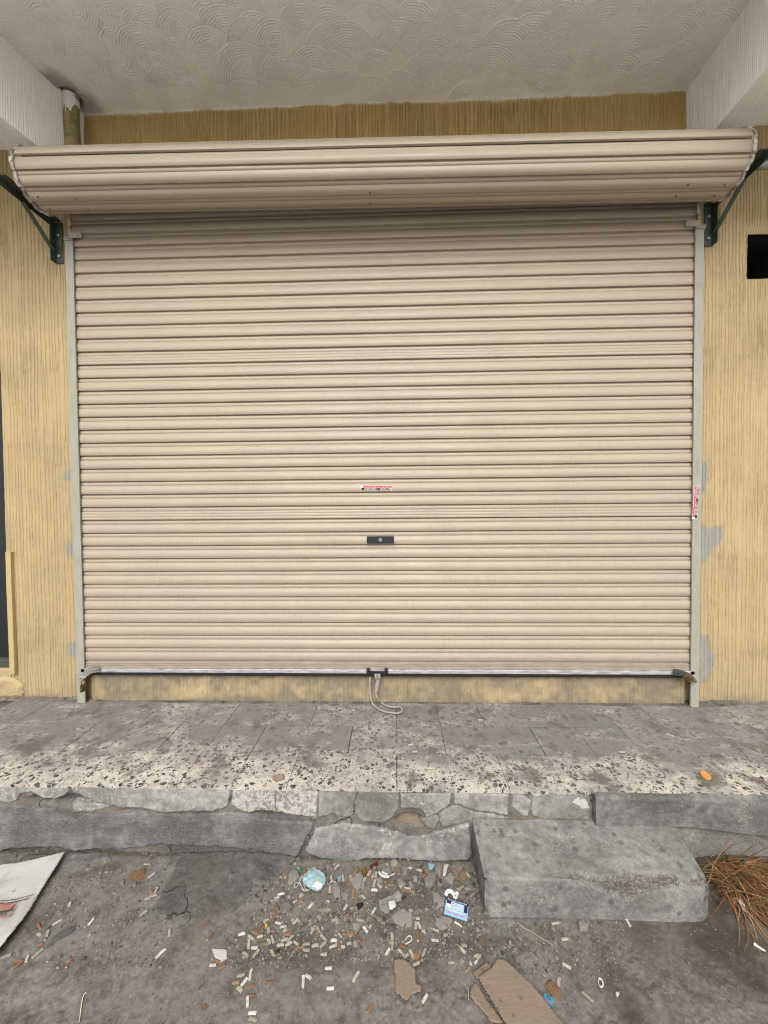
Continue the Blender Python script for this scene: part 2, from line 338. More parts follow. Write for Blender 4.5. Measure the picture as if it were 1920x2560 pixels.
# ---- concretes
def conc(name, lo, hi, flake=0., brush=False, agg=False, bump=.5, stain=False, spots=False, brown=False, crack=True):
    t = NT(name); n1 = t.noise(4, 5, .6); n2 = t.noise(30, 6, .68); n3 = t.noise(120, 5, .7); n4 = t.noise(11, 6, .65, dist=.6)
    mid = tuple((a+b)/2 for a, b in zip(lo, hi))
    c = t.mix(t.mr(n1, .40, .60), tuple(x*.85 for x in lo), tuple(x*1.12 for x in hi)); c = t.mix(t.mr(n2, .44, .64, 0, .75), c, tuple(x*.58 for x in lo)); c = t.mix(t.mr(n3, .45, .72, 0, .55), c, tuple(x*1.32 for x in hi)); c = t.mix(t.mr(n3, .50, .28, 0, .55), c, tuple(x*.55 for x in lo))
    c = t.mix(t.mr(n4, .50, .66, 0, .62), c, tuple(x*.52 for x in mid))
    h = t.ma('ADD', t.ma('MULTIPLY', n2, .8), t.ma('MULTIPLY', n3, .7))
    if crack:
        w = t.n('ShaderNodeVectorMath', operation='ADD'); nz = t.n('ShaderNodeTexNoise'); t.set(nz.inputs['Vector'], t.pos); nz.inputs['Scale'].default_value = 22; nz.inputs['Detail'].default_value = 4
        t.set(w.inputs[0], t.pos); t.set(w.inputs[1], t.sc(nz.outputs['Color'], (.035, .035, .035))); ck = t.vor(5, 'DISTANCE_TO_EDGE', vec=w.outputs[0])
        cm = t.ma('MULTIPLY', t.mr(ck, .010, .003), t.mr(t.noise(4.5, 2), .53, .57)); c = t.mix(t.ma('MULTIPLY', cm, .85), c, (.03, .028, .025)); h = t.ma('SUBTRACT', h, t.ma('MULTIPLY', cm, 1.2))
    if brush:
        b = t.noise(1, 6, .7, vec=t.sc(t.pos, (22, 22, 120))); c = t.mix(t.mr(b, .45, .70, 0, .35), c, tuple(x*.6 for x in lo)); h = t.ma('ADD', h, t.ma('MULTIPLY', b, .9))
    if brown: c = t.mix(t.attr('brown'), c, t.mix(n2, (.19, .15, .105), (.32, .26, .19)))
    if flake:
        f = t.noise(62, 7, .72, dist=.5); f2 = t.noise(9, 4, .6)
        m = t.ma('MULTIPLY', t.mr(f, .585-flake*.10, .645-flake*.10), t.mr(f2, .55-.22*flake, .70-.22*flake)); c = t.mix(t.ma('MULTIPLY', m, min(.9, .35+.55*flake)), c, t.mix(n2, (.38, .365, .325), (.56, .54, .49)))
    if agg:
        a = t.attr('agg'); vv = t.n('ShaderNodeTexVoronoi'); t.set(vv.inputs['Vector'], t.pos); vv.inputs['Scale'].default_value = 150
        ac = t.mix(t.n('ShaderNodeSeparateColor', Color=vv.outputs['Color']).outputs[0], (.12, .108, .088), (.29, .26, .21)); ac = t.mix(t.mr(vv.outputs['Distance'], .3, .7), ac, (.075, .068, .058))
        c = t.mix(a, c, ac); h = t.ma('ADD', h, t.ma('MULTIPLY', a, t.mr(vv.outputs['Distance'], 0, .6, .45, -.45)))
    if spots:
        sv = t.vor(24); s2 = t.ma('MULTIPLY', t.mr(t.ma('ADD', sv, t.mr(n3, 0, 1, -.14, .14)), .30, .20), t.mr(t.noise(6, 3), .46, .54, 0, .7)); s2 = t.ma('MAXIMUM', s2, t.ma('MULTIPLY', t.mr(t.vor(70), .20, .13), t.mr(t.noise(9, 3), .45, .55, 0, .7))); c = t.mix(s2, c, (.075, .07, .066))
        c = t.mix(t.mr(t.noise(5.3, 6, .66), .56, .72, 0, .75), c, (.115, .105, .072))
    if stain:
        x, y, z = t.xyz(); dx = t.ma('ABSOLUTE', t.ma('SUBTRACT', t.ma('ADD', x, t.mr(t.noise(30), 0, 1, -.004, .004)), STAIN.x+.001))
        m = t.ma('MULTIPLY', t.mr(dx, .0042, .0025), t.mr(z, -.135, -.09)); c = t.mix(t.ma('MULTIPLY', m, .85), c, (.16, .10, .07))
    return t.done(c, .9, t.bump(h, bump*1.3, .005), spec=.18)
M_C1 = conc('grey_render', flake=.28, lo=(0.185, 0.179, 0.168), hi=(0.263, 0.258, 0.241), crack=False)
M_C2 = conc('pale_blotched_render', (0.207, 0.202, 0.188), (0.319, 0.310, 0.289), flake=.6, crack=False)
M_C3 = conc('white_flaking_render', (0.235, 0.224, 0.204), (0.336, 0.323, 0.293), flake=1.15, stain=True, crack=False)
M_CB = conc('brushed_dark_render', (0.130, 0.127, 0.122), (0.202, 0.198, 0.189), brush=True, bump=.7, crack=False)
M_CKB = conc('dark_kerb_render', (.125, .122, .115), (.19, .186, .176), flake=.15, crack=False)
M_CP = conc('patchy_plinth_render', (0.167, 0.164, 0.158), (0.253, 0.248, 0.237), flake=.55, crack=False)
M_BLOCK = conc('step_block_concrete', (0.172, 0.168, 0.159), (0.247, 0.241, 0.230), agg=True, spots=True, flake=.3, crack=False)
M_CORE = conc('crumbling_core', (.11, .096, .078), (.18, .158, .128), bump=1)
M_CHIP = plain('old_whitewash', (.46, .44, .39), .9, .3, 120)
M_FACE = conc('broken_core_face', (.12, .115, .107), (.19, .183, .17), bump=1, brown=True)
M_PATCH = conc('ground_concrete', (0.105, 0.101, 0.096), (0.160, 0.155, 0.146), bump=.6, spots=True)
M_FRAG = (lambda t: t.done(t.mix(t.noise(90, 5, .65, vec=t.obj()), t.mix(t.rnd(), (.11, .104, .094), (.185, .174, .156)), t.mix(t.rnd(), (.19, .183, .168), (.28, .262, .23))), .92, t.bump(t.noise(160, 5, .7), .5, .002), spec=.15))(NT('broken_concrete'))
def ground_mat():
    t = NT('street_dirt'); n1 = t.noise(5, 5, .6); n2 = t.noise(42, 6, .66); n3 = t.noise(330, 4, .62)
    dirt = t.mix(t.mr(n1, .3, .7), (.125, .110, .091), (.182, .163, .137)); cc = t.mix(n1, (.130, .123, .112), (.182, .174, .160))
    c = t.mix(t.attr('conc'), dirt, cc); n5 = t.noise(13, 6, .68, dist=.5); n6 = t.noise(105, 5, .7)
    c = t.mix(t.mr(n2, .44, .70, 0, .55), c, (.066, .058, .048)); c = t.mix(t.mr(n5, .50, .66, 0, .72), c, (.058, .050, .041)); c = t.mix(t.mr(n5, .46, .30, 0, .5), c, (.215, .195, .165))
    c = t.mix(t.mr(n6, .50, .72, 0, .5), c, (.25, .232, .205)); c = t.mix(t.mr(n6, .46, .28, 0, .38), c, (.055, .049, .041))
    sp = t.ma('MULTIPLY', t.mr(t.vor(170), .16, .10), t.mr(t.noise(40, 3), .5, .6)); c = t.mix(t.ma('MULTIPLY', sp, .8), c, (.46, .43, .37))
    dk = t.ma('MULTIPLY', t.mr(t.vor(48), .17, .09), t.mr(t.noise(11, 3), .52, .6, 0, .8)); c = t.mix(dk, c, (.045, .042, .038))
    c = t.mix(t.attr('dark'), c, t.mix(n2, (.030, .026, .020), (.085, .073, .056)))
    c = t.mix(t.mr(t.ma('ADD', t.xyz()[1], t.mr(n1, 0, 1, -.3, .3)), -2.2, -2.9), c, t.mix(n2, (.47, .445, .40), (.57, .54, .49)))  # unseen street behind the camera, made pale to bounce light up to the ceiling
    h = t.ma('ADD', t.ma('MULTIPLY', n2, .6), t.ma('MULTIPLY', n6, .5))
    return t.done(c, .93, t.bump(h, .5, .004), spec=.15)
M_GROUND = ground_mat()
M_GRAVEL = (lambda t: t.done(t.mix(t.attr('tone'), (.055, .048, .04), (.31, .285, .24)), .9, t.bump(t.noise(300), .4, .001), spec=.2))(NT('gravel_grit'))
def cig(name, lo, hi, dirt):
    t = NT(name); o = t.obj(); n = t.noise(160, 5, .65, vec=o, w=t.rnd()); n2 = t.noise(420, 3, .6, vec=o)
    c = t.mix(t.rnd(), lo, hi); c = t.mix(t.mr(n, .45, .72, 0, dirt), c, (.22, .18, .12)); c = t.mix(t.mr(n2, .62, .7, 0, .6), c, tuple(x*.4 for x in lo))
    return t.done(c, .85, t.bump(n, .3, .001), spec=.2)
M_CW = cig('white_filter_paper', (.40, .385, .345), (.56, .545, .51), .7)
M_CD = cig('grimy_filter_paper', (.265, .245, .20), (.42, .39, .325), .85)
M_CO = cig('cork_tipping_paper', (.185, .085, .045), (.26, .135, .080), .75)
M_CK = cig('sodden_brown_paper', (.12, .065, .04), (.20, .105, .06), .4)
M_FIB = plain('stained_filter_fibre', (.42, .35, .24), .95, .4, 400, obj=True)
M_CARD = (lambda t: t.done(t.mix(t.mr(t.vor(26), .17, .10, 0, .75), t.mix(t.mr(t.noise(50, 5, .6, vec=t.sc(t.pos, (1, 5, 1))), .35, .7), (.185, .142, .104), (.238, .186, .140)), (.12, .09, .065)), .9, t.bump(t.noise(90, 4), .3, .001), spec=.15))(NT('cardboard'))
M_CARDE = plain('cardboard_edge', (.21, .145, .09), .95, .35, 200)
M_LEAF = plain('dead_leaf', (.16, .095, .045), .8, .5, 90, bump=.6)
M_WOOD = plain('weathered_twig', (.22, .19, .15), .9, .4, 120)
M_BONE = plain('bleached_stick', (.60, .55, .45), .85, .2, 120)
M_GRASS = (lambda t: t.done(t.ramp(t.attr('tone'), [(0, (.07, .034, .017)), (.35, (.20, .085, .038)), (.6, (.33, .17, .075)), (.78, (.38, .26, .13)), (.82, (.15, .15, .055)), (1, (.07, .10, .03))]), .75, None, spec=.25))(NT('dry_grass_blades'))
M_ORANGE = plain('orange_plastic', (.55, .25, .065), .4, .12, 80, bump=.1, spec=.4)
M_YEL = plain('yellow_scrap', (.62, .33, .02), .6, .1, 60)
M_MASK = (lambda t: t.done(t.mix(t.mr(t.noise(45, 5, .65), .46, .62), (.25, .42, .46), (.47, .51, .51)), .8, t.bump(t.noise(200), .3, .001), spec=.2))(NT('blue_nonwoven'))
M_LOOP = plain('grey_elastic', (.42, .40, .37), .9, .25, 300)
M_SACK = None

# ================================================================== GROUND
hollow = [gp(*p) for p in [(640, 2150), (780, 2135), (1190, 2150), (1215, 2250), (1240, 2350), (1000, 2420), (700, 2400), (560, 2400), (590, 2300), (690, 2200)]]
PATCHES = [
    ('flat grey concrete patch between the white sack and the litter', [(450, 2132), (600, 2128), (735, 2130), (742, 2146), (700, 2182), (662, 2216), (632, 2208), (626, 2238), (590, 2276), (540, 2298), (470, 2312), (378, 2288), (402, 2238), (430, 2190)], .007),
]
def gh(x, y):
    x = np.asarray(x, float); y = np.asarray(y, float)
    h = GZ + .0050*fbm(x*7, y*7, 3) + .0030*fbm(x*28, y*28, 9, 3) + .0034*fbm(x*95, y*95, 21, 3)*sstep(.45, .85, vn(x*7, y*7, 44)) + .0008*fbm(x*110, y*110, 22, 2)
    near = (np.abs(x) < 3) & (y > -3)
    if np.any(near):
        s = sdf(x, y, hollow); h = h - .011*sstep(-.03, .05, s)*near
    h = h + .034*sstep(1.06, 1.3, x)*np.exp(-((y+.62)/.13)**2)*sstep(-3, -1, y)
    return h
def axis(lo, hi, step, far0, far1):
    a = np.arange(lo, hi+step/2, step); L = [lo]; d = step
    while L[-1] > far0: d *= 1.45; L.append(L[-1]-d)
    R = [hi]; d = step
    while R[-1] < far1: d *= 1.45; R.append(R[-1]+d)
    return np.concatenate([L[:0:-1], a, R[1:]])
gx = axis(-1.78, 1.70, .0036, -90, 90); gy = axis(-1.27, -.585, .0036, -120, 40)
X, Y = np.meshgrid(gx, gy); Z = gh(X, Y)
import bisect
_gx, _gy = gx.tolist(), gy.tolist()
def gz1(x, y):
    i = min(max(bisect.bisect_right(_gx, x)-1, 0), len(_gx)-2); j = min(max(bisect.bisect_right(_gy, y)-1, 0), len(_gy)-2)
    a = (x-_gx[i])/(_gx[i+1]-_gx[i]); b = (y-_gy[j])/(_gy[j+1]-_gy[j])
    return float((ZG[j, i]*(1-a)+ZG[j, i+1]*a)*(1-b)+(ZG[j+1, i]*(1-a)+ZG[j+1, i+1]*a)*b)
ZG = Z
Z = np.where(Y > -.56, GZ-.05, Z)
conc_m = sstep(-.02, .03, fbm(X*2.6, Y*2.6, 55, 3)+.55*sstep(-.9, -1.15, Y)+.45*sstep(.5, -.9, X)-.35)
conc_m = conc_m*(1-sstep(-.04, .04, sdf(X, Y, hollow)))
dk = np.zeros_like(X)
for px, py, r, k in [(1800, 2330, .16, .95), (1870, 2400, .13, .9), (1730, 2260, .10, .8), (1620, 2330, .10, .55), (1530, 2430, .04, .8), (1560, 2500, .045, .8), (1585, 2540, .05, .7), (1040, 2200, .10, .4), (760, 2380, .07, .45), (20, 2330, .06, .5), (110, 2300, .05, .4), (470, 2340, .04, .35), (1850, 2200, .2, 1.0), (1760, 2160, .1, 1.0), (1800, 2250, .12, .9)]:
    a, b = gp(px, py); dk = np.maximum(dk, k*np.exp(-(((X-a)**2+(Y-b)**2)/(r*r))))
dk = np.clip(dk*(1+.9*fbm(X*16, Y*16, 77, 4)), 0, .95)
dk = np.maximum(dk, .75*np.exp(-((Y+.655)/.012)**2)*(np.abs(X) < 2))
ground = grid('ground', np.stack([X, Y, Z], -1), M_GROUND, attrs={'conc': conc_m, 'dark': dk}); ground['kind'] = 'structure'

def relief(name, poly, plane, step, thick, mat, parent, edge=.006, jit=.004, jf=70, rough=.0015, rf=60, seed=0, back=-.006, attr=None, extra=None, grow=0., vmax=None):
    xs = [p[0] for p in poly]; ys = [p[1] for p in poly]
    u = np.arange(min(xs)-.012, max(xs)+.012+step, step); v = np.arange(min(ys)-.012, max(ys)+.012+step, step)
    U, V = np.meshgrid(u, v)
    s = sdf(U, V, poly) + grow + jit*fbm(U*jf, V*jf, seed+5, 3)
    h = thick*(.35+.65*sstep(0, edge, s)) + rough*fbm(U*rf, V*rf, seed, 4)
    if extra is not None: h = h+extra(U, V)
    if vmax is not None: s = np.where(V > vmax, -1., s)
    h = np.where(s < 0, back, h)
    k = (s > 0); keep = k[:-1, :-1] | k[1:, :-1] | k[:-1, 1:] | k[1:, 1:]
    at = {a: f(U, V, s) for a, f in (attr or {}).items()}
    return grid(name, plane(U, V, h), mat, parent, keep, at)
def on_ground(U, V, h): return np.stack([U, V, gh(U, V)+h], -1)
for lab, poly, th in PATCHES:
    o = relief('concrete_patch', [gp(*p) for p in poly], on_ground, .0042, th, M_PATCH, ground, edge=.012, seed=31, rough=.0016); o['label'] = lab
for pl, s_ in [([(60, 2135), (270, 2128), (285, 2150), (180, 2165), (60, 2168)], 41), ([(1205, 2292), (1330, 2286), (1420, 2292), (1400, 2302), (1300, 2312), (1215, 2306)], 43),
               ([(1262, 2372), (1290, 2376), (1292, 2420), (1300, 2445), (1270, 2420)], 45)]:
    relief('concrete_patch', [gp(*p) for p in pl], on_ground, .0042, .005, M_PATCH, ground, edge=.014, seed=s_, rough=.0018, jit=.008, jf=35)

# ================================================================== RAISED WALKWAY
YF = -.652          # worn front edge of the tiles
walk = None
def front(Yb):
    return lambda U, V, h: np.stack([U, Yb-h, V], -1)
# core: top sheet + crumbling front face
bm = bmesh.new(); bbox(bm, (0, -.05, -.17), (14, 1.10, .315)); walk = from_bm('walkway', bm, M_CORE); walk['kind'] = 'structure'
u = np.arange(-1.8, 1.75, .0042); v = np.arange(-.31, -.006, .0042); U, V = np.meshgrid(u, v)
h = .0015*fbm(U*9, V*14, 5, 4)+.0018*fbm(U*45, V*45, 8, 4)
hp = onY(1022, 2045, -.63); hole = np.exp(-(((U-hp.x)/.045)**2+((V-hp.z)/.022)**2)**1.5)
h = h-.06*hole
for cx_, cy_, rx_, rz_, dp in [(172, 1999, .055, .016, .050), (110, 1998, .06, .011, .030), (235, 2010, .08, .013, .032), (330, 2027, .07, .007, .014), (640, 2034, .07, .006, .012), (60, 2118, .07, .012, .012), (215, 2122, .06, .010, .014)]:
    q_ = onY(cx_, cy_, -.64); h = h-dp*np.exp(-(((U-q_.x)/rx_)**2+((V-q_.z)/rz_)**2))
brown = np.clip(hole*1.4+.35*sstep(0, .4, fbm(U*5, V*8, 15, 3)), 0, 1)
# (the core box sits behind; the broken face stands 15 mm in front of it)
def facep(U, V, h): return np.stack([U, np.minimum(-.6425-h, -.6003), V], -1)
face = grid('core_face', facep(U, V, h), M_FACE, walk, attrs={'brown': brown})
def fp(x, y): p = onY(x, y, -.648); return (p.x, p.z)
def Hh(pts): return [(x/4.608, 1860+y/4.608) for x, y in pts]
def G1(pts): return [(x/2.592, 1700+y/2.592) for x, y in pts]
def G2(pts): return [(640+x/2.592, 1700+y/2.592) for x, y in pts]
def G3(pts): return [(1280+x/2.592, 1700+y/2.592) for x, y in pts]
SL = [
    ('pale render slab with a ragged arched lower edge at the left end', [(-90, 1958)]+Hh([(0, 462), (772, 466), (786, 545), (742, 600), (620, 632), (510, 632), (350, 556), (232, 575), (205, 640), (110, 685), (0, 660)])+[(-90, 2000)], .030, M_C2, 1),
    ('long blotched render slab right of the open crack', G1([(452, 684), (700, 690), (1100, 694), (1490, 698), (1492, 740), (1474, 816), (1380, 850), (1230, 846), (1050, 860), (950, 832), (860, 822), (790, 826), (620, 786), (480, 730)]), .031, M_C2, 2),
    ('render slab with white flaking paint and a brown drip', [(582, 1970), (700, 1972), (782, 1975), (796, 1984), (789, 2042), (765, 2043), (700, 2031), (640, 2026), (620, 2033), (576, 2013)], .033, M_C3, 3),
    ('thin wedge of pale render beside the flaking slab', G2([(382, 845), (390, 880), (400, 905), (366, 900)]), .026, M_C2, 4),
    ('smooth grey render slab left of the round plate', G2([(404, 712), (660, 712), (652, 760), (626, 820), (632, 884), (580, 898), (490, 868), (406, 896)]), .030, M_C1, 5),
    ('rounded grey render plate over the hollow', G2([(668, 720), (926, 722), (926, 826), (888, 886), (828, 926), (690, 916), (640, 868), (638, 812)]), .035, M_C1, 6),
    ('render slab arching above the round hole', G2([(936, 734), (1262, 736), (1258, 798), (1178, 856), (1102, 886), (1066, 838), (1000, 826), (940, 824)]), .033, M_C2, 7),
    ('loose render flake under the arching slab', G2([(1062, 912), (1110, 892), (1168, 874), (1196, 902), (1158, 968), (1100, 956)]), .034, M_C1, 8),
    ('cracked render slab right of the hole', G2([(1282, 722), (1450, 728), (1636, 742), (1634, 876), (1520, 858), (1420, 846), (1284, 800)]), .030, M_C2, 9),
    ('small cracked render piece', G3([(2, 742), (86, 752), (126, 790), (106, 886), (70, 886), (2, 830)]), .031, M_C2, 10),
    ('dark smeared render slab with a white chip', G3([(134, 738), (504, 732), (504, 904), (232, 904), (122, 882)]), .029, M_C1, 11),
    ('broad dark brushed render band along the foot of the walkway, left', [(-90, 2010)]+Hh([(0, 700), (200, 712), (430, 748), (630, 748), (770, 862), (884, 880), (955, 812), (1380, 812), (1659, 786)])+G1([(930, 862), (1230, 872), (1480, 860)])+G2([(-60, 870), (20, 900), (372, 930), (372, 950), (322, 1030), (300, 1085)])+[(740, 2136), (640, 2120), (560, 2113)]+G1([(1050, 1056), (800, 1084), (640, 1080), (500, 1094), (400, 1070), (100, 1076), (0, 1098)])+[(-90, 2128)], .032, M_CB, 12),
    ('pale patchy render band above the litter', G2([(390, 965), (560, 930), (760, 950), (900, 985), (1000, 1020), (1100, 1006), (1386, 930), (1392, 1100)])+[(1172, 2142), (1100, 2146), (1000, 2140), (930, 2138), (860, 2146), (800, 2138), (764, 2122)], .046, M_CP, 13),
    ('grey render filling below the cracked slabs', G2([(1180, 868), (1290, 812), (1420, 858), (1520, 870), (1640, 892), (1659, 960), (1396, 960), (1390, 918), (1204, 955)]), .027, M_C1, 14),
    ('angular stone piece wedged in the crack', Hh([(826, 700), (1160, 706), (1300, 716), (1180, 756), (1030, 790), (830, 792)]), .022, M_C2, 15),
    ('thick render face right of the concrete step block', [(1668, 1998), (1760, 1990), (1990, 1992), (1990, 2150), (1680, 2150)], .036, M_C1, 16),
]
for lab, poly, th, m, sd_ in SL:
    tilt = (lambda U, V: .010*sstep(-.20, -.29, V)) if sd_ in (12, 13) else None
    o = relief('render_slab', [fp(*p) for p in poly], front(-.618), .0036, th*.35+.0200+.0022*((sd_*37) % 5-2)/2, m, walk, edge=.0045, jit=.0052, jf=48, rough=.0016, rf=40, seed=sd_*13, back=-.004, extra=tilt, grow=.0030, vmax=-.006); o['label'] = lab
# white paint remains on the dark slab
o = relief('paint_chip', [fp(*p) for p in G3([(388, 796), (415, 766), (428, 750), (445, 780), (470, 772), (492, 800), (502, 828), (462, 836), (430, 812)])], front(-.6478), .003, .0016, M_CHIP, walk, edge=.002, jit=.006, jf=80, rough=.0003, seed=9, back=-.001)
o = relief('paint_chip', [fp(*p) for p in G3([(135, 728), (180, 724), (188, 742), (160, 756), (140, 745)])], front(-.6478), .003, .0016, M_CHIP, walk, edge=.002, jit=.005, jf=90, rough=.0003, seed=19, back=-.001)
# projecting kerb cap on the right
a0 = onZ(1480, 1975, -.001)
xs = np.concatenate([np.arange(a0.x, 1.75, .0045), [1.8, 1.9, 2.1, 2.6, 4, 6]]); prof = []
for t in np.linspace(0, 1, 14): prof.append((-.640-.022*t, -.0025-.003*t, 0.))
for a in np.linspace(0, pi/2, 7)[1:]: prof.append((-.662-.012*sin(a), -.0175+.012*cos(a), a))
for t in np.linspace(0, 1, 26)[1:]: prof.append((-.674+.001*t, -.0175-.112*t, pi/2))
P = np.zeros((len(prof), len(xs), 3))
for i, (y, z, an) in enumerate(prof):
    n = .0038*fbm(xs*9, xs*0+(y-z)*14, 61, 4)+.0016*fbm(xs*60, xs*0+(y-z)*60, 62, 3)
    chip = -.010*sstep(.02, .0, np.abs((y+.670)-(z+.010))+.012*fbm(xs*26, xs*0, 63, 3))*sstep(.05, .4, fbm(xs*7, xs*0+4, 64, 3))
    merge = sstep(a0.x+.30, a0.x+.75, xs)          # the cap melts into a sloping render further right
    off = n+chip; P[i, :, 0] = xs; P[i, :, 1] = y-sin(an)*off-merge*.020*sstep(-.02, -.13, z); P[i, :, 2] = z+cos(an)*off-merge*(.020*sstep(-.645, -.672, y))*(an < 1.6)
P[-1, :, 1] += .04
o = grid('kerb_cap', P, M_CKB, walk); o['label'] = 'projecting grey kerb cap along the right end'
F = np.stack([P[:, 0, :], P[:, 0, :]*np.array([1, 0, 1])+np.array([.0, -.638, 0])], 1); grid('kerb_cap_end', F, M_CB, walk)

# terrazzo tiles, one object each
TW = .2295; TROWS = [(.036, -.2072), (-.2072, -.4241), (-.4241, YF)]
bm = bmesh.new(); bbox(bm, (0, 0, 0), (1, 1, .014)); me_t = bpy.data.meshes.new('tile'); bm.to_mesh(me_t); bm.free(); me_t.materials.append(M_TILE)
rng = random.Random(5)
for ri, (y0, y1) in enumerate(TROWS):
    for k in range(-10, 10):
        gap = .0018
        o = bpy.data.objects.new('tile', me_t); COL.objects.link(o)
        o.scale = (TW-gap, (y0-y1)-.0042, 1); o.location = (TW*(k+.5)+.0015*rng.uniform(-1, 1), (y0+y1)/2, -.0072+rng.uniform(-.0008, .0008))
        o.rotation_euler = (rng.uniform(-.003, .003), rng.uniform(-.003, .003), rng.uniform(-.002, .002)); adopt(o, walk)
# dirt and mortar fillet along the foot of the wall
u = np.arange(-2.5, 2.4, .006); t_ = np.linspace(0, 1, 12); U, T = np.meshgrid(u, t_)
wd = .018+.016*(fbm(U*5, U*0, 3, 4)+.3); yy = .05-wd*T*1.6; zz = .0135*(1-T)**1.6*(1+.8*fbm(U*14, T*2, 4, 3))+.0015+.002*fbm(U*60, T*6, 6, 3)
zz = np.where(T >= .999, -.003, zz)
grid('dirt_fillet', np.stack([U, yy, zz], -1), M_CORE, walk)

# ================================================================== SHOP BUILDING
shop = empty('shop_building', (0, .3, 0), 'ochre combed-plaster shop front with white swirled ceiling above the roller shutter', 'building')
def grooves(Ux, Vz, spacing, depth, width, seed, comb=.13, seg=(.5, 1.3), wander=.009, fill=1.01):
    """comb strokes: grooves along the second axis; returns depth field"""
    nz, nx = Ux.shape; xg = Ux[0]; zg = Vz[:, 0]; D = np.zeros_like(Ux); R = random.Random(seed)
    x = xg[0]-.02; gi = 0
    while x < xg[-1]+.02:
        cw = comb*R.uniform(.7, 1.3); z = zg[0]-R.uniform(0, .5); sp = spacing*R.uniform(.85, 1.2)
        while z < zg[-1]:
            L = R.uniform(*seg); ph = R.uniform(0, 99); off = R.uniform(-.006, .006); vis = R.random() < fill
            iz = np.where((zg > z) & (zg < z+L))[0]
            if len(iz) and vis:
                zz = zg[iz]; w0 = wander*(fbm(zz*3, zz*0+ph, seed)*1.2)+.0022*fbm(zz*16, zz*0+ph, seed+3)
                ends = sstep(z, z+.04, zz)*sstep(z+L, z+L-.06, zz)
                g = x+off+sp*.4
                while g < x+cw-sp*.2:
                    gi += 1
                    xc = g+w0+.0012*fbm(zz*40, zz*0+gi*3.1, 7)
                    br = sstep(-.45, .0, fbm(zz*5, zz*0+gi*5.7, 11, 3)+.22)*(.55+.45*sstep(-.3, .3, fbm(zz*60, zz*0+gi*1.3, 13, 2)))
                    lo = np.searchsorted(xg, xc.min()-width*3); hi = np.searchsorted(xg, xc.max()+width*3)
                    if hi > lo:
                        q = (xg[None, lo:hi]-xc[:, None])/width; dd = depth*(br*ends)[:, None]*(np.exp(-q*q)-.22*np.exp(-((np.abs(q)-1.9)/.8)**2))
                        D[iz[0]:iz[-1]+1, lo:hi] += dd
                    g += sp*R.uniform(.75, 1.3)
            z += L*R.uniform(.75, .98)
        x += cw
    return np.clip(D, -depth*.5, depth*1.2)
WY = .047
def wallgrid(name, x0, x1, z0, z1, sx, sz, seed, mat, Yp=WY, keepf=None, greys=(), dirt=None, white=None, depth=.0080, spacing=.0172, ext=None, gw=.0021):
    u = np.arange(x0, x1+sx/2, sx)
    if ext: u = np.concatenate([u, ext]) if ext[0] > x1 else np.concatenate([ext, u])
    v = np.arange(z0, z1+sz/2, sz); U, V = np.meshgrid(u, v)
    D = grooves(U, V, spacing, depth, gw, seed)
    smooth = sstep(.25, .6, fbm(U*4, V*2.2, seed+40, 3)); D = D*(1-.35*smooth)
    y = Yp+D+.003*fbm(U*3, V*3, seed+1, 3)+.0014*fbm(U*40, V*30, seed+2, 3)
    g = np.zeros_like(U)
    for poly in greys: g = np.maximum(g, sstep(-.006, .008, sdf(U, V, poly)+.016*fbm(U*38, V*38, seed+9, 4)))
    dm = dirt(U, V) if dirt else np.zeros_like(U); wm = white(U, V) if white else np.zeros_like(U)
    keep = None
    if keepf is not None:
        kv = keepf(U, V); keep = kv[:-1, :-1] & kv[1:, :-1] & kv[:-1, 1:] & kv[1:, 1:]
    return grid(name, np.stack([U, y, V], -1), mat, shop, keep, {'grey': g, 'dirt': dm, 'white': wm})
def wp(x, y): p = onY(x, y, WY); return (p.x, p.z)
foot = lambda U, V: np.clip(.75*np.exp(-V/.022)*(1+1.2*fbm(U*20, V*20, 71, 3))+.25*np.exp(-V/.10)*(1+1.5*fbm(U*9, V*9, 72, 3)), 0, .9)
DX = -2.345     # edge of the neighbouring doorway
rgt = [[wp(1750, 1155), (wp(1768, 1152)), wp(1772, 1200), wp(1765, 1232), wp(1750, 1230)],
       [wp(1750, 1316), wp(1806, 1316), wp(1808, 1350), wp(1784, 1372), wp(1768, 1405), wp(1750, 1408)],
       [wp(1750, 1585), wp(1772, 1590), wp(1778, 1620), wp(1788, 1640), wp(1780, 1690), wp(1760, 1708), wp(1750, 1706)]]
lft = [[wp(192, 1352), wp(168, 1354), wp(162, 1372), wp(172, 1388), wp(194, 1390)], [wp(200, 1605), wp(170, 1606), wp(166, 1640), wp(200, 1642)], [wp(190, 1178), wp(160, 1178), wp(158, 1200), wp(190, 1202)]]
wl = wallgrid('wall', DX, -1.80, -.02, 3.27, .0023, .008, 101, M_WALL, greys=lft, dirt=foot)
hA = wp(1869, 588); hB = wp(1990, 694)
jag = lambda U, V: .004*fbm(U*40, V*40, 88, 3)
wr = wallgrid('wall', 1.62, 2.14, -.02, 3.27, .0023, .008, 202, M_WALL, depth=.0100, greys=rgt, dirt=foot, keepf=lambda U, V: ~((U > hA[0]+jag(U, V)) & (U < hB[0]) & (V < hA[1]+jag(V, U)) & (V > hB[1]+jag(V, U))), ext=[2.2, 2.3, 2.5, 3, 4, 7])
wl['label'] = 'ochre plaster wall left of the shutter'; wr['label'] = 'ochre plaster wall right of the shutter with a square hole'
# lintel strip above the shutter
def whitetop(U, V): return sstep(.0, .006, V-(3.452+.010*fbm(U*12, U*0, 91, 4)-.004*np.sin(U*3)))
lin = wallgrid('lintel_wall', -1.90, 1.70, 2.60, 3.47, .003, .011, 303, M_WALLHI, Yp=.052, white=whitetop, depth=.009, spacing=.0185, gw=.0028)
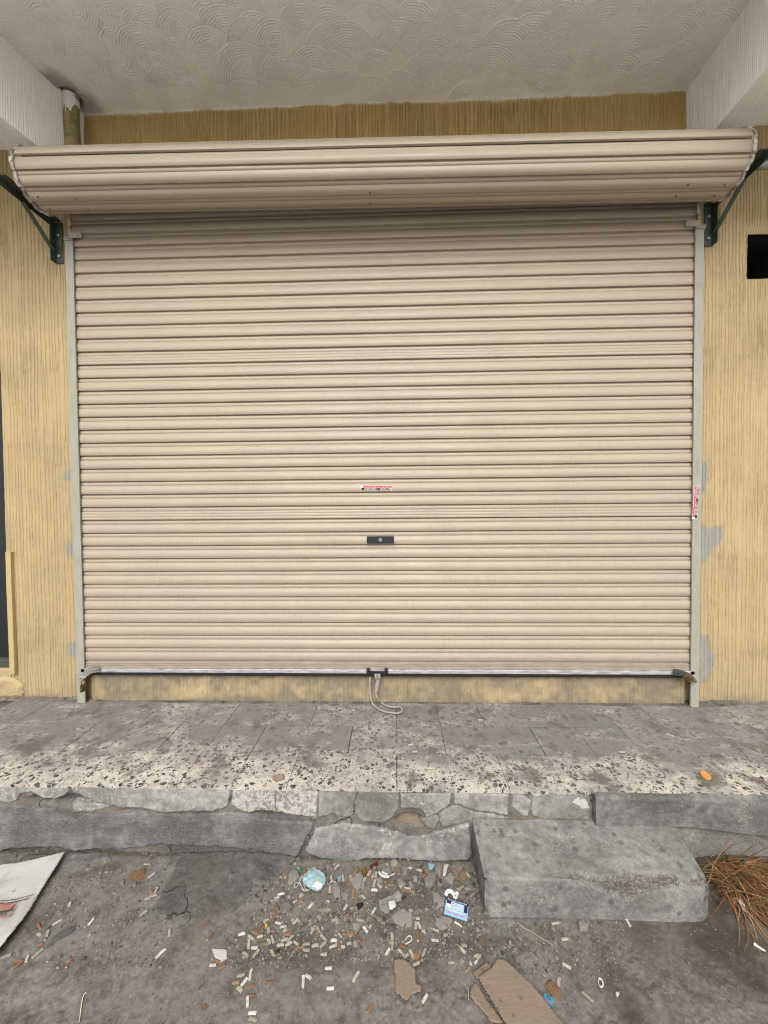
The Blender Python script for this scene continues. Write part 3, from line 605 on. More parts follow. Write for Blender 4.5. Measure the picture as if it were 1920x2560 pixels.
# sill under the shutter
def silldirt(U, V): return np.clip(.44+.9*fbm(U*6, V*9, 61, 4)+.5*fbm(U*30, V*26, 63, 3)+.6*np.exp(-V/.03)+.45*np.exp(-((V-.165)/.03)**2)+.8*np.exp(-((U-1.50)/.10)**2)*sstep(.03, .08, V), 0, .93)
sill = wallgrid('door_sill', -1.825, 1.655, -.015, .166, .0032, .0045, 404, M_WALL, Yp=.031, dirt=silldirt, depth=.0065, spacing=.02)
bm = bmesh.new(); bbox(bm, (-.085, .14, .075), (3.47, .20, .176)); from_bm('sill_core', bm, M_CORE, shop)
# dark recess behind the square hole, neighbouring doorway, far walls
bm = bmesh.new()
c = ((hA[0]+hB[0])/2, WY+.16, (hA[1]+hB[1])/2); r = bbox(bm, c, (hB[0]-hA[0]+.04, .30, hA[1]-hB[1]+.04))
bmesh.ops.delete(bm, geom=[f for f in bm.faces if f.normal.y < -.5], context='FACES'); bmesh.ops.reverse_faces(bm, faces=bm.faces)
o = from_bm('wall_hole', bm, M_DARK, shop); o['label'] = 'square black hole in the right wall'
bm = bmesh.new(); bbox(bm, (-5.2, .15, 1.6), (3.6, .2, 3.4)); bbox(bm, (-3.4+.02, .17, 3.05), (2.1, .2, .8)); from_bm('far_wall', bm, M_WALL, shop)
bm = bmesh.new(); bbox(bm, (0, 1.2, 1.72), (14, .1, 3.5)); from_bm('inner_wall', bm, M_DARK, shop)
bm = bmesh.new(); bbox(bm, (DX+.012, .20, 1.6), (.02, .3, 3.4)); from_bm('door_reveal', bm, M_WALL, shop)
# lump of plaster below the doorway
q = [wp(-40, 1690), wp(10, 1690), wp(34, 1694), wp(60, 1712), wp(56, 1742), wp(-40, 1748)]
relief('plaster_lump', q, lambda U, V, h: np.stack([U, WY-h, V], -1), .004, .016, M_WALL, shop, edge=.02, jit=.006, jf=30, rough=.004, rf=30, seed=5, back=.001)

# ceiling with combed swirls
CZ = 3.462
u = np.concatenate([[-7, -5, -4, -3.2, -2.6, -2.3, -2.1], np.arange(-2.0, 1.9, .0036), [2.0, 2.2, 2.5, 3, 4, 5, 7]]); v = np.concatenate([[-.80, -.72, -.65, -.58], np.arange(-.53, .062, .0036)])
U, V = np.meshgrid(u, v); Hc = .0018*fbm(U*8, V*8, 7, 4)+.0008*fbm(U*60, V*60, 8, 3); R = random.Random(12)
cent = []
for j, yy in enumerate(np.arange(-.62, .10, .082)):
    for xx in np.arange(-2.05+(.09 if j % 2 else 0), 2.0, .178):
        cent.append((xx+R.uniform(-.05, .05), yy+R.uniform(-.03, .03)))
for (cx, cy) in cent:
    if R.random() < .04: continue
    rad = R.uniform(.085, .165); ori = -pi/2+R.gauss(0, .5)+(0.9 if cx < -1.25 else -.25 if cx > 1.3 else 0); span = R.uniform(1.1, 1.5); sp = R.uniform(.0098, .0125)
    i0, i1 = np.searchsorted(u, cx-rad-.01), np.searchsorted(u, cx+rad+.01); j0, j1 = np.searchsorted(v, cy-rad-.01), np.searchsorted(v, cy+rad+.01)
    if i1 <= i0 or j1 <= j0: continue
    dx = U[j0:j1, i0:i1]-cx; dy = V[j0:j1, i0:i1]-cy; rr = np.hypot(dx, dy*1.06); an = np.arctan2(dy, dx)-ori; an = (an+pi) % (2*pi)-pi
    rr = rr+.003*fbm(U[j0:j1, i0:i1]*18, V[j0:j1, i0:i1]*18, 5)
    m = sstep(rad, rad-.006, rr)*sstep(span, span-.25, np.abs(an))*sstep(.026, .04, rr)
    ph = R.uniform(0, 6); fr = (rr/sp+ph) % 1; a = np.exp(-((fr-.5)/.17)**2)*1.15-.18
    a = a*(.6+.5*vn(rr*220, an*3+cx*9, 3))*(.70+.8*fbm(an*9, rr*60+cx*7, 6, 3))
    Hc[j0:j1, i0:i1] = Hc[j0:j1, i0:i1]*(1-m)+m*(.0062*a)
pw = onY(182, 262, -.03); pipeX, pipeY = -1.802, -.035
rp = np.hypot(U-pipeX, (V-pipeY)); brk = sstep(.11, .045, rp+.02*fbm(U*30, V*30, 23, 4))
Hc = Hc*(1-brk)+brk*(.010*fbm(U*38, V*38, 29, 4)-.004)
Hc = Hc - .05*sstep(.058, .046, rp+.006*fbm(U*50, V*50, 33, 3))
cd_ = np.clip(sstep(.16, .05, rp+.05*fbm(U*14, V*14, 37, 4)-.02*(U < pipeX))*.75, 0, .85)
cl = grid('ceiling', np.stack([U, V, CZ-Hc], -1), M_CEIL, shop, attrs={'dirt': cd_}); cl['label'] = 'white ceiling with combed plaster swirls'
bm = bmesh.new(); bbox(bm, (0, -.355, 3.62), (14, .91, .22)); from_bm('canopy_slab', bm, M_CEIL, shop)
# beams: inner face, underside, outer face, each combed
def beam(pts, name, lab):
    """pts: top-inner, low-inner, low-outer, top-outer at the wall; same at the front edge"""
    A, B = pts; P = []; T = []
    A = [Vector(p) for p in A]; B = [Vector(p) for p in B]
    cols = np.concatenate([np.arange(0, .70, .0032), np.linspace(.72, 1.0, 5)])
    segs = [(0, 1, 95), (1, 2, 48), (2, 3, 8)]
    rows = []
    for a, b, n in segs:
        for k in range(n+(1 if a == 2 else 0)): rows.append((a, b, k/n))
    arr = np.zeros((len(rows), len(cols), 3))
    for i, (a, b, t) in enumerate(rows):
        p0 = A[a].lerp(A[b], t); p1 = B[a].lerp(B[b], t)
        L = (B[a]-A[a]); nrm = L.cross(A[b]-A[a]).normalized()
        if a == 0: base = np.cos(cols*2*pi/.0105*L.length+2*fbm(cols*20, cols*0+t*1.2, 3)); dd = .0030*np.clip(base, -1, .4)*(.5+.8*vn(cols*60, cols*0+t*5, 8))
        else: dd = np.full(len(cols), .0055*max(-1, min(.35, cos(t*2*pi*7.5))))*(.6+.5*fbm(cols*6, cols*0+t*14, 4))
        for ax in range(3): arr[i, :, ax] = p0[ax]+(p1[ax]-p0[ax])*cols+nrm[ax]*dd*beam.sg
    o = grid(name, arr, M_CEIL, shop, attrs={'dirt': np.zeros(arr.shape[:2])}); o['label'] = lab; return o
beam.sg = 1
BZ = 3.06
beam([[(1.646, .06, CZ+.02), (1.646, .06, BZ), (1.822, .06, BZ), (1.822, .06, CZ+.02)], [(1.646, -.80, CZ+.02), (1.646, -.80, BZ), (1.845, -.80, BZ), (1.845, -.80, CZ+.02)]], 'beam', 'white combed concrete beam at the top right')
beam.sg = -1
beam([[(-1.802, .06, CZ+.02), (-1.802, .06, BZ), (-1.985, .06, BZ), (-1.985, .06, CZ+.02)], [(-2.012, -.80, CZ+.02), (-2.012, -.80, BZ), (-2.20, -.80, BZ), (-2.20, -.80, CZ+.02)]], 'beam', 'white combed concrete beam at the top left')
# lower ceilings of the neighbouring bays
bm = bmesh.new(); bbox(bm, (4.4, -.36, 3.30), (5.15, .88, .09)); from_bm('side_ceiling', bm, M_CEIL, shop)
bm = bmesh.new(); bbox(bm, (-4.7, -.36, 3.315), (5.2, .88, .09)); from_bm('side_ceiling', bm, M_CEIL, shop)

# neighbouring black door and its painted trim
d = empty('metal_door', (-2.8, .12, 0), 'black metal door at the left edge beside the ochre wall', 'door')
bm = bmesh.new(); bbox(bm, (-2.80, .13, 1.55), (.90, .04, 2.72), bev=.004); from_bm('door_panel', bm, M_BLACK, d)
bm = bmesh.new(); bbox(bm, (-2.80, .095, .205), (.90, .05, .05), bev=.004); from_bm('bottom_rail', bm, M_STEEL, d)
bm = bmesh.new(); bbox(bm, (-2.80, .13, .09), (.95, .16, .18), bev=.012, seg=2); o = from_bm('door_step', bm, M_WALL, d)
tp = onY(19, 1380, WY-.02); tb = onY(30, 1686, WY-.02)
bm = bmesh.new(); n = 16
for i in range(n):
    for s_, (dx, wdt, th) in enumerate(((.0, .030, .016),)):
        pass
path = [Vector((tp.x+(tb.x-tp.x)*i/n+.0015*float(fbm(i*.5, 1, 3)), WY-.010, tp.z+(tb.z-tp.z)*i/n)) for i in range(n+1)]
sweep(bm, path, [(-.016, -.011), (.016, -.011), (.016, .009), (.013, .011), (-.013, .011), (-.016, .009)], Vector((0, -1, 0)))
o = from_bm('trim_strip', bm, plain('ochre_painted_wood', (.45, .35, .17), .7, .2, 40), None, smooth=True, auto=30)
tag(o, 'narrow ochre-painted upright strip fixed beside the black door', 'trim strip')

# ================================================================== ROLLER SHUTTER
XL, XR = -1.8905, 1.7125                # outer edges of the guides
GW = .046
CX0, CX1 = XL+.022, XR-.022             # curtain edges inside the guides
PITCH_S = .0757; Z0 = .253; CY = .013
sh = empty('roller_shutter', (-.09, 0, 0), 'closed beige steel roller shutter with horizontal ribs filling the doorway', 'roller shutter')
PROF = [(.0004, .0135), (0, .0008), (.0010, 0), (.0470, 0), (.0473, .0040), (.0479, .0062), (.0490, .0062), (.0500, .0044), (.0672, .0064), (.0698, .0125), (.0761, .0135)]
PROFS = [(.0004, .0135), (0, .0008), (.0010, 0), (.0130, 0), (.0134, .0008), (.0150, .0008), (.0164, 0), (.0300, 0), (.0304, .0008), (.0320, .0008), (.0334, 0), (.0470, 0), (.0473, .0040), (.0479, .0062), (.0490, .0062), (.0500, .0044), (.0672, .0064), (.0698, .0125), (.0761, .0135)]
def slat(k, seam):
    xs = np.linspace(CX0, CX1, 46); pr = PROFS if seam else PROF
    z0 = Z0+k*PITCH_S
    P = np.zeros((len(pr), len(xs), 3))
    for i, (z, y) in enumerate(pr):
        wv = .0010*fbm(xs*2.2, xs*0+z0*3.1, 41, 3)+.0007*fbm(xs*1.3, xs*0+k*7.7, 43, 2)
        P[i, :, 0] = xs; P[i, :, 1] = CY+y+wv-.0; P[i, :, 2] = z0+z+.0009*fbm(xs*1.7, xs*0+k, 44, 2)
    return grid('slat', P, M_SHUT, sh, smooth=False)
for k in range(0, 36):
    if k == 11 or k == 23: slat(k, True)
    else: slat(k, False)
# bottom slat, aluminium bar and rubber
bm = bmesh.new()
bl = [(Z0, .010), (.2425, .006), (.2415, .001), (.2350, .0), (.2335, .003), (.2320, .0), (.2230, .0), (.2215, .003), (.2200, -.001), (.2080, -.002), (.2075, .012)]
xs = np.linspace(CX0, CX1, 40); P = np.zeros((len(bl), len(xs), 3))
for i, (z, y) in enumerate(bl): P[i, :, 0] = xs; P[i, :, 1] = CY+y+.0006*fbm(xs*3, xs*0+z*9, 3); P[i, :, 2] = z
o = grid('bottom_slat', P[::-1], M_SHUT, sh); o.data.set_sharp_from_angle(angle=radians(22))
bm = bmesh.new(); bbox(bm, (-.089, CY-.002, .1955), (CX1-CX0-.004, .022, .0215), bev=.002); from_bm('bottom_bar', bm, M_ALU, sh)
bm = bmesh.new(); bbox(bm, (-.089, CY-.001, .1755), (CX1-CX0-.004, .020, .017), bev=.003); from_bm('rubber_seal', bm, M_RUBBER, sh)
# guides
for s, xe in ((1, XL), (-1, XR)):
    zt = 2.705 if s == 1 else 2.672
    bm = bmesh.new(); xa, xb = sorted((xe, xe+s*GW))
    n = 14
    def pts(z, i):
        wob = .0012*float(fbm(z*1.5, xe*3, 5)); return [Vector((a+wob, b, z)) for a, b in (((xa, .045), (xa, 0), (xb, 0), (xb, .009)) if s == 1 else ((xa, .009), (xa, 0), (xb, 0), (xb, .045)))]
    prev = None
    for i in range(n+1):
        z = .002+(zt-.002)*i/n; L = [bm.verts.new(p) for p in pts(z, i)]
        inn = [bm.verts.new(p) for p in [Vector((q.x+(.0025 if q.x < (xa+xb)/2 else -.0025), q.y+.0025 if q.y < .02 else q.y, q.z)) for q in pts(z, i)]]
        if prev:
            a, ai = prev
            for j in range(3): bm.faces.new((a[j], a[j+1], L[j+1], L[j])); bm.faces.new((ai[j], inn[j], inn[j+1], ai[j+1]))
            bm.faces.new((a[0], L[0], inn[0], ai[0])); bm.faces.new((a[3], ai[3], inn[3], L[3]))
        else: cap0 = (L, inn)
        prev = (L, inn)
    for L, inn in (cap0, prev):
        for j in range(3): bm.faces.new((L[j], L[j+1], inn[j+1], inn[j]))
    bmesh.ops.recalc_face_normals(bm, faces=bm.faces)
    g = from_bm('guide_rail', bm, M_GUIDE, sh); g['label'] = ('left' if s == 1 else 'right')+' grey-beige guide rail'
    # flared mouth
    bm = bmesh.new(); zc = zt+.006
    bbox(bm, (xe+s*.070, -.012, zc+.010), (.064, .003, .027), Euler((.45, s*-.16, s*.20)).to_matrix(), bev=.0008)
    bbox(bm, (xe-s*.012, .022, zc+.010), (.034, .003, .026), Euler((.5, s*.15, s*-.3)).to_matrix(), bev=.0008)
    bbox(bm, (xe+s*.022, -.001, zc+.002), (.052, .003, .030), Euler((-.35, 0, 0)).to_matrix(), bev=.0008)
    m_ = from_bm('flared_mouth', bm, M_GUIDE, None); m_.parent = g; m_.matrix_parent_inverse = Matrix.Identity(4)
    # fixing tabs with a screw each
    for py in ((688, 1187, 1633) if s == 1 else (660, 1186, 1643)):
        pz = onY(170 if s == 1 else 1755, py, .03).z
        bm = bmesh.new(); bbox(bm, (xe-s*.017, .040, pz), (.036, .004, .036), bev=.001)
        tb_ = from_bm('fixing_tab', bm, M_GUIDE, sh)
        bm = bmesh.new(); bmesh.ops.create_cone(bm, cap_ends=True, segments=10, radius1=.0065, radius2=.004, depth=.005, matrix=Matrix.Translation((xe-s*.018, .0355, pz-.004)) @ Matrix.Rotation(pi/2, 4, 'X'))
        from_bm('screw', bm, M_ZINC, sh)

# coil of curtain on the drum
RY, RZ, RR = -.158, 2.884, .139
def rz(x): return RZ-.0100*(x+.02)      # the drum hangs a little lower on the right
NS = 13; dA = 2*pi/NS
def coil_mesh(k):
    xs = np.linspace(-1.884, 1.704, 40); pr = PROF; P = np.zeros((len(pr), len(xs), 3))
    for i, (z, y) in enumerate(pr):
        a = (z/PITCH_S)*dA + k*dA + .15; r = RR-y*.85 + .0016*fbm(xs*1.4, xs*0+k*3.3+z*5, 51, 3)
        if (k % NS) == 0: r = r+.004
        P[i, :, 0] = xs; P[i, :, 1] = RY-np.cos(a)*r; P[i, :, 2] = rz(xs)+np.sin(a)*r
    o = grid('coiled_slat', P, M_SHUT, sh, smooth=False); return o
for k in range(NS): coil_mesh(k)
bm = bmesh.new(); bmesh.ops.create_cone(bm, cap_ends=True, segments=40, radius1=RR-.016, radius2=RR-.016, depth=3.55, matrix=Matrix.Translation((-.09, RY, rz(-.09))) @ Matrix.Rotation(pi/2+.010, 4, 'Y'))
o = from_bm('inner_coil', bm, M_SHUT, sh); o['label'] = 'inner turns of the rolled-up curtain'
for sx, x in ((-1, -1.890), (1, 1.710)):
    bm = bmesh.new(); path = []
    for i in range(120):
        a = 2*pi*i/120; z = ((a/dA+10-.15/dA) % 1)*PITCH_S; yv = np.interp(z, [p[0] for p in PROF], [p[1] for p in PROF])
        r = RR-.0005-yv*.8+.0042*float(fbm(i*.35, sx*3, 4)); path.append(Vector((x+sx*.004+.005*float(fbm(i*.3, sx*9, 8)), RY-cos(a)*r, rz(x)+sin(a)*r)))
    sweep(bm, path, [(-.008, -.010), (.006, -.012), (.007, .007), (-.006, .006)], Vector((1, 0, 0)), closed=True)
    from_bm('edge_tape', bm, M_TAPE, sh, smooth=True, auto=40)
    # tape of the hanging curtain above the guide
    bm = bmesh.new(); xx = CX0+.004 if sx < 0 else CX1-.004
    sweep(bm, [Vector((xx+.002*sin(i), CY-.006, 2.69+i*.02)) for i in range(8)], [(-.007, -.005), (.007, -.005), (.007, .005), (-.007, .005)], Vector((0, -1, 0)))
    from_bm('curtain_edge_tape', bm, M_TAPE, sh)
# rivets on the coil's lower turn
for px, py in [(95, 492), (190, 496), (125, 522), (220, 522), (925, 482), (925, 508), (1720, 462), (1811, 463), (1690, 490), (1785, 488)]:
    d_ = _ray(px, py); best = None
    for t in np.linspace(1.5, 2.6, 900):
        p = CAM+d_*(t/d_.y) if False else CAM+d_.normalized()*0
        break
    # walk the ray to the coil surface
    dn = d_.normalized(); s0 = 1.5
    while s0 < 4:
        p = CAM+dn*s0
        if math.hypot(p.y-RY, p.z-rz(p.x)) < RR-.002: break
        s0 += .002
    nrm = Vector((0, p.y-RY, p.z-rz(p.x))).normalized()
    bm = bmesh.new(); bmesh.ops.create_uvsphere(bm, u_segments=8, v_segments=5, radius=.0045, matrix=Matrix.Translation(p+nrm*.001) @ Matrix.Diagonal((1, 1, 1, 1)))
    from_bm('rivet', bm, M_RUST, sh, smooth=True)
# lock plate
c = onY(951, 1349, CY); lk = empty('tmp'); bpy.data.objects.remove(lk)
bm = bmesh.new(); bbox(bm, (c.x, CY-.005, c.z), (.156, .012, .042), bev=.003, seg=2); lkp = from_bm('lock_plate', bm, M_BLACK, sh)
bm = bmesh.new(); bmesh.ops.create_cone(bm, cap_ends=True, segments=20, radius1=.0115, radius2=.0105, depth=.006, matrix=Matrix.Translation((c.x, CY-.0135, c.z)) @ Matrix.Rotation(pi/2, 4, 'X'))
bbox(bm, (c.x, CY-.017, c.z), (.0022, .002, .011)); kc = from_bm('key_cylinder', bm, [M_ZINC], None); kc.parent = lkp; kc.matrix_parent_inverse = Matrix.Identity(4)
# centre latch on the bottom bar
c2 = onY(943, 1683, CY-.02); bm = bmesh.new(); bbox(bm, (c2.x, CY-.014, .190), (.110, .012, .026), bev=.002)
lt = from_bm('bottom_latch', bm, M_BLACK, sh)
for s in (-1, 1):
    bm = bmesh.new(); bbox(bm, (c2.x+s*.052, CY-.018, .203), (.020, .020, .032), bev=.004, seg=2); from_bm('latch_lug', bm, M_BLACK, sh)
# hasps
def hasp(pl, name, mat):
    P = [onY(x, y, -.02) for x, y in pl]; path = [Vector((p.x, -.012-.006*i, p.z)) for i, p in enumerate(P)]
    bm = bmesh.new(); sweep(bm, smooth_path(path, 4), [(-.017, -.0025), (.017, -.0025), (.017, .0025), (-.017, .0025)], Vector((0, -1, 0)))
    for t in (.0, .018, .036):
        p = path[0].lerp(path[1], .12+t*12); bmesh.ops.create_uvsphere(bm, u_segments=8, v_segments=6, radius=.0055, matrix=Matrix.Translation((p.x, p.y-.004, p.z)))
    o = from_bm(name, bm, mat, sh, smooth=True, auto=35); return o
hasp([(246, 1674), (226, 1677), (213, 1686), (208, 1694)], 'hasp', M_ZINC)
hasp([(1686, 1681), (1706, 1684), (1722, 1692), (1730, 1702)], 'hasp', M_STEEL)
# staple loops on the guides
for (px, py) in ((207, 1696), (1734, 1702)):
    p = onY(px, py, -.01); bm = bmesh.new()
    sweep(bm, [Vector((p.x+.014*cos(a), -.006-.018*sin(a), p.z)) for a in np.linspace(-.1, pi+.1, 12)], circ(.0038, 6), Vector((0, 0, 1))); from_bm('staple', bm, M_ZINC, sh, smooth=True)

# padlocks
def padlock(name, top, axis, face, size, mb, ms, lab):
    ax = Vector(axis).normalized(); sd = Vector(face).normalized(); th = ax.cross(sd).normalized()
    r = Matrix((sd, th, ax)).transposed(); p = Vector(top); e = empty(name, p, lab, 'padlock')
    bm = bmesh.new(); w, t, hgt = size; bbox(bm, p+ax*(.030+hgt/2), (w, t, hgt), r, bev=.003, seg=2); b = from_bm('lock_body', bm, mb, e, smooth=True, auto=35)
    bm = bmesh.new(); path = [p+ax*.034+sd*(w*.32)]+[p+ax*(.012-.011*sin(a)) + sd*(w*.32*cos(a)) for a in np.linspace(0, pi, 10)]+[p+ax*.034-sd*(w*.32)]
    sweep(bm, path, circ(.0032, 8), th); from_bm('shackle', bm, ms, e, smooth=True)
p = onY(209, 1697, -.035); padlock('padlock', p, (0.02, -.05, -1), (.25, 1, 0), (.036, .013, .042), M_RUST, M_BRASS, 'small rusty brown padlock hanging at the left guide rail')
p = onY(1738, 1706, -.04); padlock('padlock', p, (-1, -.15, .62), (.45, -.5, .7), (.034, .014, .046), M_BRASS, M_ZINC, 'brass padlock slanting from the right hasp to the guide rail')

# wall brackets
def bracket(X, sgn, lab, axle):
    b = empty('wall_bracket', (X, WY, 2.7), lab, 'bracket', 'brackets carrying the shutter coil')
    bm = bmesh.new()
    bbox(bm, (X-sgn*0, WY-.004, 2.715), (.044, .006, .235), bev=.001); bbox(bm, (X-sgn*.0215, WY-.022, 2.715), (.005, .040, .235), bev=.001)
    from_bm('wall_plate', bm, M_STEEL, b)
    bm = bmesh.new(); bbox(bm, (X-sgn*.004, -.122, 2.838), (.046, .325, .006), bev=.001); bbox(bm, (X-sgn*.024, -.122, 2.820), (.006, .325, .042), bev=.001)
    from_bm('arm', bm, M_STEEL, b)
    bm = bmesh.new(); sweep(bm, [Vector((X-sgn*.020, -.155, 2.802)), Vector((X-sgn*.020, WY-.02, 2.66))], [(-.003, -.011), (.003, -.011), (.003, .011), (-.003, .011)], Vector((1, 0, 0))); from_bm('strut', bm, M_STEEL, b)
    for z in (2.755, 2.635):
        bm = bmesh.new(); bmesh.ops.create_cone(bm, cap_ends=True, segments=6, radius1=.009, radius2=.008, depth=.009, matrix=Matrix.Translation((X+sgn*.004, WY-.011, z)) @ Matrix.Rotation(pi/2, 4, 'X')); from_bm('bolt', bm, M_ZINC, b)
    bm = bmesh.new(); bmesh.ops.create_cone(bm, cap_ends=True, segments=18, radius1=.019, radius2=.019, depth=abs(axle[1]-axle[0]), matrix=Matrix.Translation(((axle[0]+axle[1])/2, RY, rz(X))) @ Matrix.Rotation(pi/2, 4, 'Y'))
    from_bm('axle', bm, M_ZINC, b, smooth=True, auto=40)
    bm = bmesh.new(); sweep(bm, [Vector((X-.024, RY-.012, 2.835)), Vector((X-.024, RY, rz(X)+.022)), Vector((X+.024, RY, rz(X)+.022)), Vector((X+.024, RY+.012, 2.835))], circ(.004, 6)); from_bm('u_bolt', bm, M_ZINC, b)
bracket(-1.962, 1, 'dark green steel bracket under the left end of the coil', (-1.99, -1.89))
bracket(1.768, -1, 'dark green steel bracket under the right end of the coil, pipe end showing', (1.71, 2.25))

# drain pipe
e = empty('drain_pipe', (pipeX, pipeY, 2.95), 'dirty ochre drain pipe with white paint drips where it enters the ceiling', 'pipe')
bm = bmesh.new(); path = [Vector((pipeX+.002*sin(i), pipeY, 2.95+.51*i/14)) for i in range(15)]; sweep(bm, path, circ(.0375, 22), Vector((0, -1, 0)))
M_PIPE = (lambda t: t.done(t.mix(t.mr(t.noise(24, 5, .65), .4, .62), (.30, .235, .11), (.155, .15, .075)), .7, t.bump(t.noise(70), .4, .002)))(NT('mossy_pipe_paint'))
from_bm('pipe', bm, M_PIPE, e, smooth=True, auto=50)
# paint sleeve with drips
th_ = np.linspace(-pi, pi, 90); zz_ = np.linspace(0, 1, 22); T, Q = np.meshgrid(th_, zz_)
low = 3.385+.012*fbm(T*2.2, T*0, 3, 3)+.03*sstep(.2, 1.2, np.abs(T+pi/2-.3))-.045*np.exp(-((T+pi/2+.38)/.07)**2)-.040*np.exp(-((T+pi/2+.02)/.07)**2)-.03*np.exp(-((T+pi/2-.55)/.2)**2)
Zs = low+(3.468-low)*Q
grid('white_paint', np.stack([pipeX+.0388*np.cos(T), pipeY+.0388*np.sin(T), Zs], -1), M_WPAINT, e)

# ================================================================== STICKERS
def place(me, name, mat, parent, M):
    o = link(name, me, mat); o.matrix_world = M; mw = M.copy(); o.parent = parent; o.matrix_parent_inverse = Matrix.Translation(-parent.location); o.matrix_basis = mw; return o
def flat(w, h, t=.0004):
    bm = bmesh.new(); bbox(bm, (0, 0, 0), (w, h, t)); me = bpy.data.meshes.new('flat'); bm.to_mesh(me); bm.free(); return me
def sticker(center, rot, w, h, lab):
    e = empty('sticker', center, lab, 'sticker'); B = Matrix.Translation(center) @ rot.to_4x4()
    def at(x, y, z): return B @ Matrix.Translation((x*w, y*h, z))
    place(flat(w, h), 'backing', M_WHP, e, at(0, 0, 0))
    place(flat(w*.93, h*.46), 'red_band', M_RED, e, at(.025, .22, .0003)); place(flat(w*.965, h*.44), 'black_band', M_BLKP, e, at(0, -.24, .0003))
    me = text_mesh(arab('شركة فتح ابواب لجميع الموديلات والسيارات'), h*.44, .00015); k = w*.86/max(v.co.x*2 for v in me.vertices)
    place(me, 'headline', M_WHP, e, at(.02, .22, .0007) @ Matrix.Diagonal((k, 1, 1, 1)))
    for tx, x in (('0553934725', -.20), ('0554111902', .30)):
        me = text_mesh(tx, h*.58, .00015); k = w*.38/max(v.co.x*2 for v in me.vertices); place(me, 'number', M_WHP, e, at(x+.01, -.24, .0009) @ Matrix.Diagonal((k, 1, 1, 1)))
    place(flat(w*.09, h*.08), 'dash', M_RED, e, at(.055, -.24, .0008))
FR = Matrix(((1, 0, 0), (0, 0, -1), (0, 1, 0)))     # faces the street
c = onY(941, 1220, CY); sticker(Vector((c.x, CY-.0030, c.z)), Matrix.Rotation(.02, 3, 'Y') @ FR, .180, .031, 'red and black phone-number sticker above the lock plate')
c = onY(1739.5, 1256, 0); sticker(Vector((c.x, -.0010, c.z)), Matrix.Rotation(-pi/2+.075, 3, 'Y') @ FR, .186, .027, 'red and black phone-number sticker running up the right guide rail')

# ================================================================== PULL STRAP
sp = []
for x, y in [(944, 1684), (945, 1700), (942, 1716), (940, 1731)]: p = onY(x, y, -.012); sp.append(Vector((p.x, -.012, p.z)))
fl = [(943, 1744), (955, 1757), (968, 1765), (985, 1768), (998, 1767), (1004, 1772), (1003, 1779), (994, 1783), (980, 1782), (962, 1779), (945, 1772), (934, 1762)]
for i, (x, y) in enumerate(fl):
    if y < 1757: p = onY(x, y, -.016); sp.append(Vector((p.x, -.016, max(p.z, .012))))
    else: p = onZ(x, y, .010); sp.append(Vector((p.x, p.y, .010)))
for x, y in [(928, 1750), (925, 1730), (924.5, 1710), (925, 1692)]: p = onY(x, y, -.010); sp.append(Vector((p.x, -.010, max(p.z, .02))))
sp_s = smooth_path(sp, 6); e = empty('pull_strap', sp[3], 'grey webbing pull strap hanging from the shutter and looping on the tiles', 'strap')
bm = bmesh.new(); sweep(bm, sp_s, [(-.0045, -.0010), (.0045, -.0010), (.0045, .0010), (-.0045, .0010)], [Vector((0, -1, .15)) if p.z > .03 else Vector((.1, -.5, 1)) for p in sp_s]); from_bm('webbing', bm, M_STRAP, e, smooth=True, auto=40)
bm = bmesh.new()
for dx in (-.010, .010):
    q = [sp[0]+Vector((dx, -.012, .004)), sp[0]+Vector((dx*1.05, -.014, -.016)), sp[1]+Vector((dx*.5, -.004, 0)), sp[2]+Vector((dx*.35, -.003, 0)), sp[3]+Vector((0, -.002, 0))]
    sweep(bm, smooth_path(q, 5), [(-.006, -.0012), (.006, -.0012), (.006, .0012), (-.006, .0012)], Vector((0, -1, 0)))
from_bm('doubled_webbing', bm, M_STRAP, e, smooth=True, auto=40)
bm = bmesh.new(); bmesh.ops.create_uvsphere(bm, u_segments=12, v_segments=8, radius=.009, matrix=Matrix.Translation(sp[3]) @ Matrix.Diagonal((1, .7, 1.1, 1)))
for v in bm.verts: v.co += Vector((.0015*float(fbm(v.co.x*300, v.co.z*300, 3)), 0, .001*float(fbm(v.co.z*300, v.co.x*300, 5))))
sweep(bm, [sp[3], sp[3]+Vector((.002, -.002, -.02)), sp[3]+Vector((.006, -.006, -.045))], circ(.0025, 6)); from_bm('knot', bm, M_STRAP, e, smooth=True)

